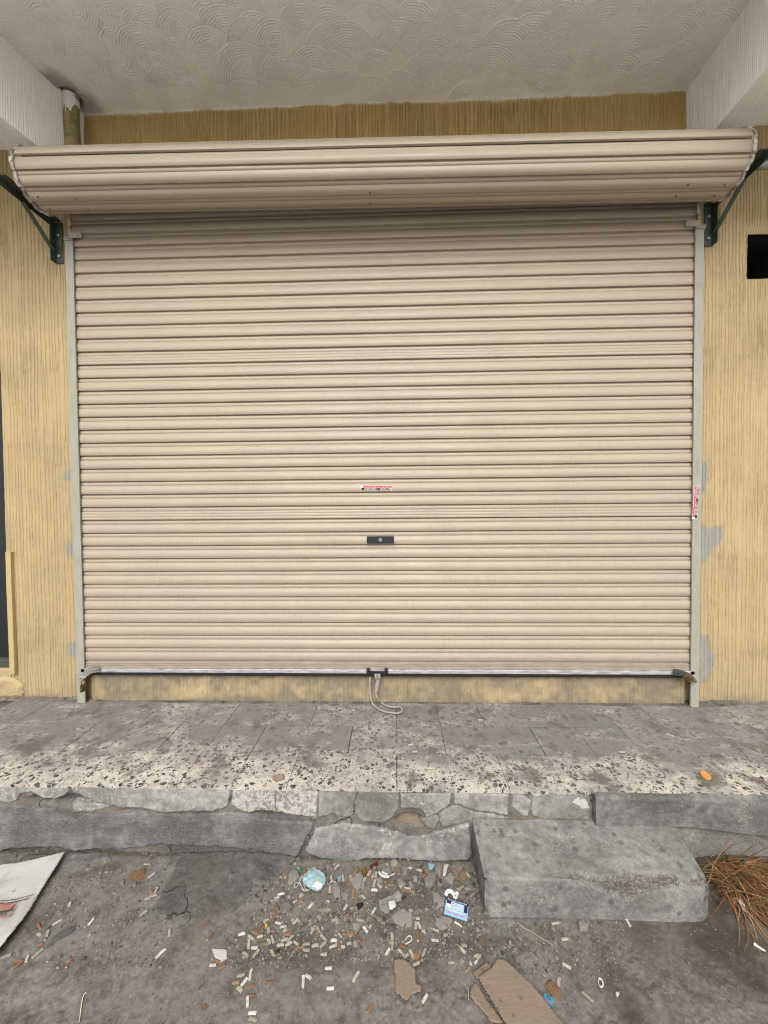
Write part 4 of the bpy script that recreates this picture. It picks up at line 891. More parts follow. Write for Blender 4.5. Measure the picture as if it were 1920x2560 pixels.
# ================================================================== CONCRETE STEP BLOCK
def block():
    x0, x1, y0, y1, z0, z1 = .306, 1.085, -.645, -.872, GZ-.03, -.148; NR = .010
    bm = bmesh.new(); bbox(bm, ((x0+x1)/2, (y0+y1)/2, (z0+z1)/2), (x1-x0, y0-y1, z1-z0))
    es = [e for e in bm.edges if not all(abs(v.co.z-z0) < 1e-4 for v in e.verts)]
    bmesh.ops.bevel(bm, geom=es, offset=.014, segments=3, affect='EDGES', profile=.5)
    bmesh.ops.triangulate(bm, faces=bm.faces); bm.free()
    # build as three joined sheets in one mesh: arc length round front edge gives real worn nosing
    xs = np.arange(0, 1.0001, .0052/(x1-x0)); prof = []
    for t in np.linspace(0, 1, 50): prof.append((y0+(y1+NR-y0)*t, z1+.030*(1-t), 0))
    for a in np.linspace(0, pi/2, 9)[1:-1]: prof.append((y1+NR-NR*sin(a), z1-NR+NR*cos(a), 1))
    for t in np.linspace(0, 1, 30): prof.append((y1, z1-NR+(z0-z1+NR)*t, 2))
    P = np.zeros((len(prof), len(xs), 3)); agg = np.zeros(P.shape[:2])
    for i, (y, z, k) in enumerate(prof):
        x = x0+(x1-x0)*xs
        tq = (y-y0)/(y1-y0); xr = x+(.0-.03*(1-tq)*0)*xs
        # right flank leans out towards the back, corners rounded
        xr = xr+.026*(1-tq)*xs**6 if k < 2 else xr
        low = .004+.042*np.exp(-((x-.80)/.10)**2)+.016*np.exp(-((x-1.02)/.05)**2)+.012*fbm(x*9, x*0, 23, 4)
        back = .004+.016*sstep(-.2, .4, fbm(x*7, x*0+3, 24, 4))
        if k == 0: dd = back-(y-(y1+NR))
        elif k == 2: dd = low-(z1-NR-z)
        else: dd = np.minimum(low, back)
        bandw = sstep(-.003, .006, dd+.006*fbm(x*55, x*0+(y+z)*55, 25, 3))*sstep(-.45, .05, fbm(x*5, x*0+.5, 29, 3)*.6+1.3*sstep(.52, .74, x)-.55)
        er = -.008*bandw*(1+.6*fbm(x*90, x*0+(y-z)*90, 30, 3))
        n = .0034*fbm(x*11, x*0+(y-z)*11, 26, 4)+.0013*fbm(x*70, x*0+(y-z)*70, 27, 3)
        an = 0 if k == 0 else pi/2 if k == 2 else math.acos(max(-1, min(1, (z-(z1-NR))/NR)))
        off = n+er; wear = bandw
        P[i, :, 0] = xr; P[i, :, 1] = y-sin(an)*off; P[i, :, 2] = z+cos(an)*off
        rc = .03; edge = np.maximum(sstep(rc, 0, x-x0), sstep(rc*1.4, 0, x1-x)); P[i, :, 2] -= .008*edge**2*(1 if k < 2 else 0); P[i, :, 1] += .014*edge**2*(1 if k else 0)
        agg[i] = np.clip(wear, 0, 1)*sstep(-.35, .25, fbm(x*26, x*0+(y-z)*26, 28, 4)+.2)*.75
    o = grid('top_and_front', P, M_BLOCK, None, attrs={'agg': agg})
    # flanks
    out = [o]
    for c, s in ((0, -1), (-1, 1)):
        e = P[:, c, :]; n = 9; F = np.zeros((len(prof), n, 3))
        for j in range(n):
            t = j/(n-1); yb = y0
            F[:, j, 0] = e[:, 0]+.0035*fbm(e[:, 1]*30, e[:, 2]*40+t*5, 31, 3)*(1 if j else 0); F[:, j, 1] = e[:, 1]; F[:, j, 2] = e[:, 2]+(z0-e[:, 2])*t
        out.append(grid('flank', F if s == 1 else F[:, ::-1], M_CB if s == -1 else M_BLOCK, None, attrs={'agg': np.zeros(F.shape[:2])}))
    u = np.arange(x0, x1+.03, .006); T, U = np.meshgrid(np.linspace(0, 1, 6), u, indexing='ij'); out.append(grid('grout_line', np.stack([U, -.640-.014*T-.008*T*fbm(U*22, U*0, 5, 3), z1+.0335-.0035*T+.0016*fbm(U*40, T*4, 6, 3)-.006*(T > .95)], -1), M_CORE, None))
    e = empty('concrete_step_block', (.7, -.76, GZ), 'rough grey concrete step block with chipped front edge in front of the walkway', 'step block')
    for q in out: adopt(q, e)
block()

# ================================================================== GRAVEL (uncountable)
def ico_pts():
    t = (1+5**.5)/2; V = np.array([(-1, t, 0), (1, t, 0), (-1, -t, 0), (1, -t, 0), (0, -1, t), (0, 1, t), (0, -1, -t), (0, 1, -t), (t, 0, -1), (t, 0, 1), (-t, 0, -1), (-t, 0, 1)], float)/1.9
    F = np.array([(0, 11, 5), (0, 5, 1), (0, 1, 7), (0, 7, 10), (0, 10, 11), (1, 5, 9), (5, 11, 4), (11, 10, 2), (10, 7, 6), (7, 1, 8), (3, 9, 4), (3, 4, 2), (3, 2, 6), (3, 6, 8), (3, 8, 9), (4, 9, 5), (2, 4, 11), (6, 2, 10), (8, 6, 7), (9, 8, 1)])
    return V, F
def gravel():
    rg = np.random.default_rng(4); V0, F0 = ico_pts(); PX = []
    def area(n, x0, x1, y0, y1, s0, s1, cond=None):
        k = 0
        while k < n:
            m = n*2; x = rg.uniform(x0, x1, m); y = rg.uniform(y0, y1, m)
            d = vn(x/26, y/20, 7)*.6+vn(x/9, y/7, 8)*.4; ok = d > rg.uniform(.25, .75, m)
            for a, b in zip(x[ok], y[ok]):
                if k >= n: break
                PX.append((a, b, rg.uniform(s0, s1)*rg.uniform(.5, 1))); k += 1
    area(2600, 610, 1210, 2145, 2400, .0016, .0062); area(420, 620, 1200, 2140, 2330, .005, .0105)
    area(900, 130, 420, 2150, 2420, .0014, .0040); area(160, 100, 420, 2150, 2420, .004, .007)
    area(800, 1200, 1560, 2290, 2440, .0013, .0042); area(120, 1190, 1500, 2290, 2440, .004, .0085); area(900, 0, 1500, 2380, 2560, .0011, .0026)
    area(250, 0, 760, 2118, 2150, .002, .007); area(350, 1400, 1900, 2280, 2520, .0012, .0035); area(320, 560, 760, 2330, 2420, .002, .005)
    n = len(PX); V = np.zeros((n, 12, 3)); tone = np.zeros((n, 12))
    for i, (a, b, r) in enumerate(PX):
        x, y = gp(a, b); q = V0*(1+.28*rg.standard_normal((12, 1)))*np.array([rg.uniform(.7, 1.3), rg.uniform(.6, 1.1), rg.uniform(.4, .8)])
        an = rg.uniform(0, 6.28); c, s = cos(an), sin(an); q = q*r; V[i, :, 0] = x+q[:, 0]*c-q[:, 1]*s; V[i, :, 1] = y+q[:, 0]*s+q[:, 1]*c; V[i, :, 2] = gz1(x, y)+r*.18+q[:, 2]; tone[i] = rg.beta(1.3, 2.2)
    F = (F0[None]+12*np.arange(n)[:, None, None]).reshape(-1, 3); me = bpy.data.meshes.new('gravel'); me.from_pydata(V.reshape(-1, 3).tolist(), [], F.tolist())
    at = me.attributes.new('tone', 'FLOAT', 'POINT'); at.data.foreach_set('value', tone.astype(np.float32).ravel()); o = link('gravel', me, M_GRAVEL); o['kind'] = 'stuff'
    o['label'] = 'loose grit and small gravel scattered on the dirt'; o['category'] = 'gravel'
gravel()

# ================================================================== BROKEN CONCRETE AND STONES
def Cq(p): return [(600+x/5.184, 2080+y/5.184) for x, y in p]
def Dq(p): return [(880+x/4.608, 2080+y/4.608) for x, y in p]
def Eq(p): return [(560+x/4.608, 2260+y/4.608) for x, y in p]
def Fq(p): return [(900+x/4.608, 2260+y/4.608) for x, y in p]
def Aq(p): return [(x/2.592, 2100+y/2.592) for x, y in p]
def Rq(p): return [(1280+x/2.592, 2100+y/2.592) for x, y in p]
def fragment(name, px, th, mat, lab, cat, group=None, seed=0, lift=0.):
    P = [gp(*p) for p in px]; cx = sum(p[0] for p in P)/len(P); cy = sum(p[1] for p in P)/len(P); R = random.Random(seed); Q = []
    n = len(P)
    for i in range(n):
        a, b = P[i], P[(i+1) % n]
        for t in (0, .35, .7): Q.append((a[0]+(b[0]-a[0])*t+R.uniform(-.0012, .0012), a[1]+(b[1]-a[1])*t+R.uniform(-.0012, .0012)))
    z0 = min(gz1(x, y) for x, y in P)-.003+lift; tx, ty = R.uniform(-.08, .08), R.uniform(-.06, .1)
    bm = bmesh.new(); rings = []
    for k, (ins, hh) in enumerate(((1.0, 0), (1.02, th*.45), (.97, th*.85), (.88, th), (.5, th*1.04))):
        rings.append([bm.verts.new((cx+(x-cx)*ins+R.uniform(-.0007, .0007), cy+(y-cy)*ins+R.uniform(-.0007, .0007), z0+hh+(R.uniform(-.1, .08)*th if k > 1 else 0)+((x-cx)*tx+(y-cy)*ty if k else 0))) for x, y in Q])
    m = len(Q)
    for A, B in zip(rings[:-1], rings[1:]):
        for j in range(m): bm.faces.new((A[j], A[(j+1) % m], B[(j+1) % m], B[j]))
    bm.faces.new(rings[-1]); bm.faces.new(rings[0][::-1])
    bmesh.ops.translate(bm, vec=(-cx, -cy, -z0), verts=bm.verts)
    o = from_bm(name, bm, mat, None, smooth=True, auto=38); o.location = (cx, cy, z0); tag(o, lab, cat, group); return o
GR = 'broken concrete pieces in the litter'
FR_ = [
    (Dq([(460, 950), (520, 890), (590, 860), (640, 890), (700, 920), (690, 1062), (560, 1046), (490, 1008)]), .011, M_FRAG, 'large flat grey concrete slab chip beside the clear plastic wrapper'),
    (Dq([(925, 655), (990, 680), (1078, 742), (1068, 812), (960, 880), (944, 800)]), .010, M_FRAG, 'kite-shaped grey concrete chip left of the blue card'),
    (Dq([(960, 972), (1060, 955), (1150, 962), (1160, 1000), (1090, 1080), (1020, 1098), (956, 1032)]), .010, M_FRAG, 'flat grey concrete chip touching the lower edge of the blue card'),
    (Dq([(830, 545), (880, 482), (980, 476), (975, 520), (958, 565), (912, 620), (842, 608)]), .022, M_FRAG, 'chunky tan rock in the middle of the litter'),
    (Cq([(1420, 605), (1500, 545), (1568, 512), (1600, 590), (1570, 690), (1500, 748), (1462, 690)]), .014, M_FRAG, 'grey concrete shard right of the face mask'),
    (Cq([(1192, 745), (1230, 700), (1280, 695), (1308, 752), (1290, 828), (1222, 838)]), .013, M_FRAG, 'rounded tan stone right below the face mask'),
    (Cq([(1332, 785), (1372, 742), (1408, 800), (1384, 868), (1338, 832)]), .010, M_FRAG, 'small oval grey stone beside the rounded tan stone'),
    (Cq([(618, 640), (636, 530), (700, 462), (745, 500), (780, 565), (742, 600), (680, 650)]), .016, M_FRAG, 'dusty brown-grey stone left of the face mask'),
    (Cq([(1112, 430), (1150, 400), (1168, 440), (1140, 476)]), .008, M_FRAG, 'small slate-grey chip near the foot of the walkway above the mask'),
    (Cq([(1032, 992), (1070, 966), (1112, 982), (1082, 1056)]), .009, M_FRAG, 'small pale triangular stone below the face mask'),
    (Cq([(1090, 880), (1130, 878), (1156, 920), (1130, 946)]), .006, M_FRAG, 'greenish thin stone flake right of the pale triangular stone'),
    (Dq([(572, 395), (604, 360), (640, 420), (626, 462), (588, 456)]), .013, M_FRAG, 'dark grey stone behind the litter, next to an upright orange butt'),
    (Dq([(950, 425), (985, 352), (1022, 352), (1050, 400), (1022, 490), (974, 470)]), .018, M_FRAG, 'upright grey stone behind the tan rock'),
    (Dq([(1070, 515), (1130, 452), (1188, 500), (1166, 580), (1122, 572)]), .014, M_FRAG, 'pointed grey concrete chip near the step block'),
    (Dq([(704, 500), (728, 474), (754, 500), (748, 545), (712, 538)]), .012, M_FRAG, 'small egg-shaped pale stone left of the tan rock'),
    (Dq([(642, 545), (680, 535), (706, 575), (700, 624), (664, 600)]), .010, M_FRAG, 'small grey stone just above a bright white butt'),
    (Dq([(500, 512), (556, 500), (624, 562), (606, 600), (540, 570)]), .008, M_FRAG, 'low dusty concrete flake left of the small grey stone'),
    (Dq([(972, 565), (1000, 538), (1040, 585), (1022, 610)]), .009, M_FRAG, 'small pale wedge stone right of the tan rock'),
    (Dq([(340, 395), (420, 380), (460, 440), (430, 482), (350, 470)]), .012, M_FRAG, 'grey stone under the bent white paper strip'),
    (Dq([(442, 330), (500, 305), (535, 345), (500, 380), (450, 372)]), .014, M_FRAG, 'grey stone tucked under the walkway edge'),
    (Dq([(270, 520), (330, 500), (356, 545), (310, 575)]), .008, M_FRAG, 'thin grey flake right of the upright butts'),
    (Eq([(1480, 200), (1530, 184), (1580, 205), (1540, 268), (1492, 262)]), .009, M_FRAG, 'rounded grey stone in the middle of the litter front'),
    (Eq([(1480, 412), (1515, 398), (1545, 430), (1524, 466), (1484, 452)]), .010, M_FRAG, 'whitish round pebble at the front of the litter'),
    (Eq([(385, 672), (410, 662), (430, 690), (404, 718)]), .006, M_FRAG, 'small grey pebble alone on the bare dirt'),
    (Fq([(1148, 650), (1185, 640), (1204, 680), (1176, 708), (1150, 690)]), .008, M_FRAG, 'small grey pebble in front of the blue card'),
    (Fq([(1095, 775), (1130, 764), (1148, 800), (1122, 830), (1096, 812)]), .008, M_FRAG, 'small dark pebble left of the layered cardboard'),
    (Rq([(425, 545), (460, 528), (496, 560), (480, 590), (440, 586)]), .014, M_FRAG, 'grey stone in front of the concrete step block'),
    (Rq([(-25, 520), (-10, 462), (6, 500), (2, 560), (-22, 560)]), .006, M_FRAG, 'pointed thin grey chip beside the step block corner'),
    (Aq([(775, 272), (795, 256), (812, 272), (800, 294), (778, 292)]), .010, M_FRAG, 'small dark stone beside the dead leaf'),
]
for i, (px, th, m, lab) in enumerate(FR_): fragment('concrete_fragment' if 'concrete' in lab else 'stone', px, th, m, lab, 'rubble', GR, i)
M_BRSH = plain('brown_tile_shard', (.20, .125, .075), .8, .25, 90); M_SHW = plain('white_tile_shard', (.45, .435, .40), .6, .12, 90)
fragment('tile_shard', Dq([(1240, 492), (1270, 420), (1330, 490), (1282, 562)]), .006, M_BRSH, 'brown square shard near the top left corner of the step block', 'shard', seed=61, lift=.004)
fragment('tile_shard', Dq([(1058, 362), (1115, 360), (1072, 500), (1050, 482)]), .004, M_SHW, 'long white triangular shard behind the blue card', 'shard', seed=62, lift=.006)
fragment('paper_scrap', Aq([(1374, 704), (1472, 708), (1468, 748), (1424, 782), (1396, 762)]), .003, M_SHW, 'white fan-shaped scrap left of the litter front', 'scrap', seed=63, lift=.006)
fragment('yellow_scrap', Eq([(468, 184), (502, 190), (500, 215), (486, 240)]), .004, M_YEL, 'bright yellow plastic scrap left of the round metal lid', 'scrap', seed=64, lift=.004)
fragment('paper_scrap', Rq([(672, 994), (694, 998), (680, 1026)]), .003, M_SHW, 'tiny white triangle on the bare dirt at right', 'scrap', seed=65, lift=.003)
fragment('paper_scrap', Rq([(936, 500), (975, 502), (992, 514), (980, 524), (938, 520)]), .005, M_SHW, 'white pointed chip in front of the step block', 'scrap', seed=66, lift=.003)
fragment('paper_scrap', Fq([(708, 270), (745, 265), (760, 312), (740, 300)]), .005, M_SHW, 'small crumpled white scrap right of the upright butts', 'scrap', seed=67, lift=.004)
fragment('paper_scrap', Fq([(1270, 655), (1290, 690), (1276, 700), (1262, 680)]), .004, M_SHW, 'left of two tiny white scraps above the cardboard', 'scrap', seed=68, lift=.003)
fragment('paper_scrap', Fq([(1310, 672), (1356, 646), (1358, 670), (1332, 702)]), .004, M_SHW, 'right of two tiny white scraps above the cardboard', 'scrap', seed=69, lift=.003)
M_GRN = plain('green_foil', (.02, .16, .07), .4, .3, 90); fragment('foil_scrap', Cq([(765, 462), (800, 448), (806, 500), (772, 506)]), .006, M_GRN, 'crumpled green foil behind the dusty stone', 'scrap', seed=70, lift=.006)
M_BLUF = plain('pale_blue_film', (.22, .34, .40), .35, .3, 90); fragment('film_scrap', Dq([(872, 350), (920, 330), (958, 360), (930, 408), (888, 400)]), .010, M_BLUF, 'crumpled pale blue film under the walkway edge', 'scrap', seed=71)
fragment('film_scrap', Cq([(1262, 560), (1310, 545), (1296, 600), (1268, 606)]), .005, M_BLUF, 'tiny blue film scrap right of the mask', 'scrap', seed=72, lift=.003)
M_BLKS = plain('black_soot', (.012, .012, .012), .8, .3, 90); fragment('charred_lump', Cq([(1515, 930), (1560, 905), (1598, 900), (1580, 960), (1540, 985), (1520, 970)]), .010, M_BLKS, 'charred black lump left of the clear wrapper', 'debris', seed=73)
fragment('bottle_glass', Dq([(108, 425), (165, 408), (180, 450), (150, 492), (118, 478)]), .010, plain('brown_glass', (.16, .075, .015), .2, .3, 60), 'amber brown glass piece behind the upright butts', 'glass', seed=74, lift=.004)
fragment('dark_wood_chip', Dq([(200, 392), (290, 338), (304, 360), (215, 404)]), .010, plain('dark_red_wood', (.085, .022, .014), .6, .3, 90), 'dark red stick against the walkway edge', 'stick', seed=75, lift=.004)
fragment('rubber_scrap', Eq([(580, 505), (640, 480), (690, 492), (640, 520), (590, 524)]), .006, plain('brown_rubber', (.035, .016, .010), .7, .3, 90), 'dark brown curled scrap under the heap of butts', 'scrap', seed=76)
fragment('leaf', Aq([(835, 225), (870, 205), (940, 185), (946, 250), (915, 268), (870, 250), (838, 262)]), .004, M_LEAF, 'crumpled dead brown leaf right of the white sack', 'leaf', seed=77, lift=.005)
fragment('leaf', Fq([(1368, 335), (1390, 340), (1432, 398), (1412, 400), (1380, 368)]), .003, M_LEAF, 'small curled brown leaf near the step block corner', 'leaf', seed=78, lift=.003)
fragment('leaf', Aq([(1305, 1075), (1335, 1055), (1350, 1075), (1320, 1110), (1303, 1100)]), .003, M_LEAF, 'small orange-brown leaf bit on the bare concrete at lower left', 'leaf', seed=79, lift=.002)
fragment('film_scrap', Rq([(1436, 394), (1482, 402), (1506, 440), (1524, 492), (1494, 472), (1462, 430)]), .004, M_SHW, 'crumpled whitish film scrap at the front of the dry grass', 'scrap', seed=81, lift=.010)
fragment('wrapper', Rq([(215, 955), (240, 905), (268, 920), (325, 985), (300, 1035), (262, 1020)]), .010, plain('crumpled_brown_wrapper', (.17, .105, .06), .6, .45, 70, bump=.8), 'crumpled brown wrapper beside the small blue packet', 'wrapper', seed=80)

# ================================================================== CIGARETTE BUTTS
def butt_mesh(L, r, bend, squash, seed):
    R = random.Random(seed); bm = bmesh.new(); n = 12; rings = []
    for i in range(6):
        t = i/5; x = (t-.5)*L; yb = bend*(4*t*(1-t)-.5); s = 1-(.14 if i in (0, 5) else 0)*R.random()
        cr = 1-R.uniform(0, .13)
        sq = lambda q: math.copysign(abs(q)**.62, q); rings.append([bm.verts.new((x+R.uniform(-.0008, .0008), yb+r*sq(cos(2*pi*j/n))*s*(2-cr), r*squash*(1+sq(sin(2*pi*j/n))*s*cr)+R.uniform(-.0003, .0003))) for j in range(n)])
    for A, B in zip(rings[:-1], rings[1:]):
        for j in range(n): bm.faces.new((A[j], A[(j+1) % n], B[(j+1) % n], B[j]))
    for f in (bm.faces.new(rings[0][::-1]), bm.faces.new(rings[-1])): f.material_index = 1
    bmesh.ops.recalc_face_normals(bm, faces=bm.faces)
    me = bpy.data.meshes.new('cigarette_butt'); bm.to_mesh(me); bm.free(); me.polygons.foreach_set('use_smooth', np.ones(len(me.polygons), bool)); me.set_sharp_from_angle(angle=radians(50)); return me
BM = {}
for key, mt in (('w', M_CW), ('d', M_CD), ('o', M_CO), ('k', M_CK)):
    BM[key] = []
    for i in range(5):
        me = butt_mesh((.0250, .0268, .0232, .0255, .0282)[i], (.0044, .0047, .0046, .0050, .0042)[i], (0, .0012, -.0008, .002, 0)[i], (.6, .45, .7, .38, .55)[i], i*7+len(key)); me.materials.append(mt); me.materials.append(M_FIB); BM[key].append(me)
BU = []
def add(f, L):
    for t in L:
        k, x, y, a = t[:4]; (px, py) = f([(x, y)])[0]; BU.append((k, px, py, a, t[4] if len(t) > 4 else 1))
add(Aq, [('d', 953, 157, 5), ('w', 983, 232, 40), ('d', 1013, 330, 60), ('d', 957, 383, 10, .9), ('d', 990, 365, 20), ('w', 452, 420, 75, .7), ('w', 370, 537, 33), ('w', 590, 538, 50), ('d', 930, 478, 40), ('d', 1243, 498, 45), ('d', 1098, 603, 85), ('d', 255, 618, -40, .8), ('d', 310, 610, 75), ('w', 1040, 733, 45, 1.3), ('d', 40, 758, 22), ('d', 176, 772, 70, .9), ('d', 245, 735, 42, 1.2), ('w', 1380, 810, 0), ('w', 1445, 768, 30),
         ('o', 253, 565, -60), ('o', 258, 682, 10, .8), ('o', 115, 788, 0), ('o', 115, 818, 38, 1.2), ('o', 447, 800, 58, 1.2), ('o', 1332, 548, 32), ('o', 1360, 628, 55), ('o', 1403, 783, -12), ('o', 1438, 826, 20), ('o', 978, 340, -60, .8)])
add(Eq, [('d', 485, 157, 35, .8), ('w', 625, 180, -10), ('w', 680, 225, 2), ('d', 825, 178, 48), ('w', 203, 320, 15), ('d', 313, 350, -35), ('d', 415, 333, 15, .8), ('d', 287, 420, 82, 1.2), ('w', 350, 468, 3), ('d', 515, 412, -65, .8), ('d', 558, 388, -75), ('d', 695, 393, 22), ('d', 762, 378, 48), ('d', 745, 447, 30), ('d', 648, 452, 10), ('d', 830, 425, -40, .8), ('d', 562, 540, -70), ('d', 950, 437, 8), ('d', 950, 505, 0), ('d', 1048, 452, 15, .9), ('d', 1025, 270, 60), ('d', 1088, 270, -70), ('d', 1145, 358, -50, 1.3), ('d', 1138, 442, 45), ('w', 1265, 388, -5, .9), ('d', 1255, 452, 20), ('d', 1372, 460, 0, .6), ('d', 1440, 420, 15, .6), ('d', 1150, 552, 5), ('d', 247, 563, -40), ('d', 360, 550, 50, 1.2), ('d', 195, 835, 15), ('w', 305, 825, 80, 1.1), ('w', 233, 918, 52, 1.1), ('d', 180, 995, -45, .9), ('w', 272, 1140, 88, 1.05), ('w', 330, 1265, 0), ('d', 335, 1340, -20), ('w', 1205, 740, 0), ('w', 970, 838, -35), ('w', 912, 900, 88, 1.25), ('w', 1228, 975, 0), ('w', 1520, 838, 62, 1.2), ('w', 1400, 20, 60), ('d', 1297, 160, -80), ('d', 1570, 163, -12), ('d', 1340, 335, -50, .8), ('w', 1630, 265, -55), ('w', 990, 12, 45, .8), ('d', 512, 262, -82, .8),
         ('o', 560, 125, 45), ('o', 355, 293, -30), ('k', 400, 240, 50), ('o', 480, 443, 12, .8), ('o', 728, 315, 2), ('o', 882, 477, -3, .8), ('o', 1323, 447, -80), ('o', 1457, 312, -3), ('o', 1545, 393, 5, .8), ('o', 1235, 78, 72, .9), ('o', 1447, 128, 30, .8), ('o', 1075, 350, 55, .8), ('k', 525, 915, 2), ('o', 137, 913, 12), ('k', 325, 948, -20), ('k', 310, 1062, 0), ('o', 612, 25, -60)])
add(Fq, [('w', 158, 55, 68, 1.1), ('d', 118, 232, 60, .5), ('d', 368, 342, -85), ('d', 372, 452, 82), ('w', 317, 527, 62), ('d', 478, 540, -50, 1.1), ('d', 528, 575, 42, .9), ('d', 597, 555, -65, 1.2), ('d', 735, 543, 65), ('d', 645, 690, 25), ('w', 683, 217, -65, .9), ('d', 640, 222, 88, 1.1), ('d', 665, 138, 0, .6), ('w', 863, 382, -2, .9), ('w', 745, 1105, 60, 1.15), ('d', 1050, 683, 10, .7), ('d', 1185, 525, -50), ('d', 1200, 462, 0, .7), ('d', 1340, 592, 30, .7), ('d', 1368, 612, 50, .8),
         ('o', 230, 147, -5, .8), ('o', 665, 348, -88, 1.2), ('o', 640, 580, 78), ('o', 668, 590, 65), ('o', 490, 470, -30, .7), ('o', 500, 638, -30, .7), ('o', 1240, 768, 50, .8), ('o', 117, 1207, 55), ('d', 875, 270, -20, .8)])
add(Dq, [('d', 275, 475, 82), ('d', 258, 575, 80, 1.1), ('d', 318, 600, -45), ('w', 258, 652, -8), ('d', 125, 598, 80), ('d', 235, 505, 70, .9), ('w', 665, 388, -15, .7), ('d', 775, 412, -15), ('d', 545, 585, -40, 1.1), ('w', 640, 620, -5, .95), ('d', 1340, 480, -55), ('d', 1260, 620, 40), ('d', 195, 460, 60), ('d', 128, 727, -45),
         ('o', 35, 450, 45, 1.1), ('o', 545, 422, 85, 1.1), ('o', 210, 532, 0, .8), ('o', 393, 590, 88), ('o', 460, 567, 85, .7), ('o', 808, 465, -45), ('o', 875, 440, -10, .8), ('o', 606, 640, -30), ('o', 685, 660, 3), ('o', 1190, 440, -40), ('o', 15, 690, 88, 1.1), ('o', 1125, 752, 88, .8)])
add(Cq, [('w', 530, 770, 15), ('w', 475, 822, 20, .9), ('d', 1253, 428, 50), ('d', 1185, 590, -85), ('d', 1335, 575, -85), ('d', 1165, 715, 85), ('d', 710, 870, 40, .7), ('d', 920, 925, 55), ('o', 612, 490, 55), ('o', 800, 877, -25), ('o', 485, 960, -60), ('o', 835, 490, -85, .8), ('o', 1413, 655, 5, .7)])
add(Rq, [('d', 280, 537, 8), ('d', 342, 648, 5), ('w', 750, 535, -60, 1.2), ('d', 355, 820, -30, 1.2), ('d', 303, 920, 85), ('d', 490, 1020, -42, 1.2)])
TL = {'w': 'white', 'd': 'grimy cream', 'o': 'orange-brown', 'k': 'dark sodden brown'}
LM = [('the blue face mask', 778, 2205), ('the round metal lid', 713, 2262), ('the bright yellow scrap', 665, 2305), ('the blue printed card', 1140, 2283), ('the torn brown cardboard piece', 1015, 2460), ('the clear plastic wrapper', 980, 2262), ('the chunky tan rock', 1076, 2200), ('the white fan-shaped scrap', 549, 2386), ('the dead brown leaf', 345, 2185), ('the white sack', 90, 2260), ('the wire loop', 1020, 2345), ('the small blue packet', 1372, 2502), ('the concrete step block', 1450, 2275), ('the layered cardboard', 1260, 2480), ('the flat grey oval disc', 160, 2335), ('the amber glass piece', 910, 2178), ('the dark curled scrap', 700, 2368), ('the charred black lump', 900, 2262)]
def autolabel(items):
    info = []
    for i, (k, px, py, a, s) in enumerate(items):
        n, lx, ly = min(LM, key=lambda L: math.hypot(L[1]-px, (L[2]-py)*1.3)); dx, dy = px-lx, (py-ly)*1.3
        side = ('right of' if dx > 0 else 'left of') if abs(dx) > abs(dy) else ('in front of' if dy > 0 else 'behind'); info.append((k, n, side, math.hypot(dx, dy), i))
    lab = {}
    ords = ['', 'second', 'third', 'fourth', 'fifth', 'sixth', 'seventh', 'eighth', 'ninth', 'tenth', 'eleventh', 'twelfth']
    from collections import defaultdict
    G = defaultdict(list)
    for k, n, side, d, i in info: G[(k, n, side)].append((d, i))
    for (k, n, side), L in G.items():
        L.sort()
        for j, (d, i) in enumerate(L):
            lab[i] = f'{TL[k]} cigarette butt {side} {n}' if len(L) == 1 else (f'{TL[k]} cigarette butt closest {side} {n}' if j == 0 else f'{TL[k]} cigarette butt, {ords[j]} out {side} {n}')
    return lab
LB = autolabel(BU); R = random.Random(8)
for i, (k, px, py, a, s) in enumerate(BU):
    x, y = gp(px, py); q = gp(px+6*cos(radians(a)), py-6*sin(radians(a)))
    o = bpy.data.objects.new('cigarette_butt', BM[k][i % 5]); COL.objects.link(o)
    top = .0025 if k != 'k' else .001
    for pl in []: pass
    z = gz1(x, y)+top+ (.004 if 640 < px < 740 and 2335 < py < 2375 else 0)
    o.location = (x, y, z-.002); o.rotation_euler = (R.uniform(-.15, .15), R.uniform(-.07, .07), math.atan2(q[1]-y, q[0]-x)); o.scale = (s*.93, .93, .93)
    tag(o, LB[i], 'cigarette butt', 'cigarette butts scattered on the dirt')
WB = [('w', 640+1455/2.592, 1700+258/2.592, -3, .9, 'white cigarette butt on the tiles, right of the pull strap'), ('w', 640+1003/2.592, 1700+418/2.592, 15, .95, 'white cigarette butt on the tiles beside an orange butt'), ('w', 640+1028/2.592, 1700+464/2.592, 10, .95, 'white cigarette butt nearest the tile edge, below the pull strap'), ('o', 640+913/2.592, 1700+392/2.592, -50, .9, 'orange cigarette butt alone in its colour on the tiles'), ('w', 1280+1025/2.592, 1700+355/2.592, -22, 1.3, 'thin white butt near the right guide rail on the tiles'), ('w', 1280+710/2.592, 1700+466/2.592, -5, 1.1, 'thin white butt on the tiles left of the orange cap')]
for i, (k, px, py, a, s, lab) in enumerate(WB):
    p = onZ(px, py, .004); q = onZ(px+6*cos(radians(a)), py-6*sin(radians(a)), .004); o = bpy.data.objects.new('cigarette_butt', BM[k][i % 5]); COL.objects.link(o)
    o.location = (p.x, p.y, .0012); o.rotation_euler = (0, 0, math.atan2(q.y-p.y, q.x-p.x)); o.scale = (s, .9, .9); tag(o, lab, 'cigarette butt', 'cigarette butts on the tiles')

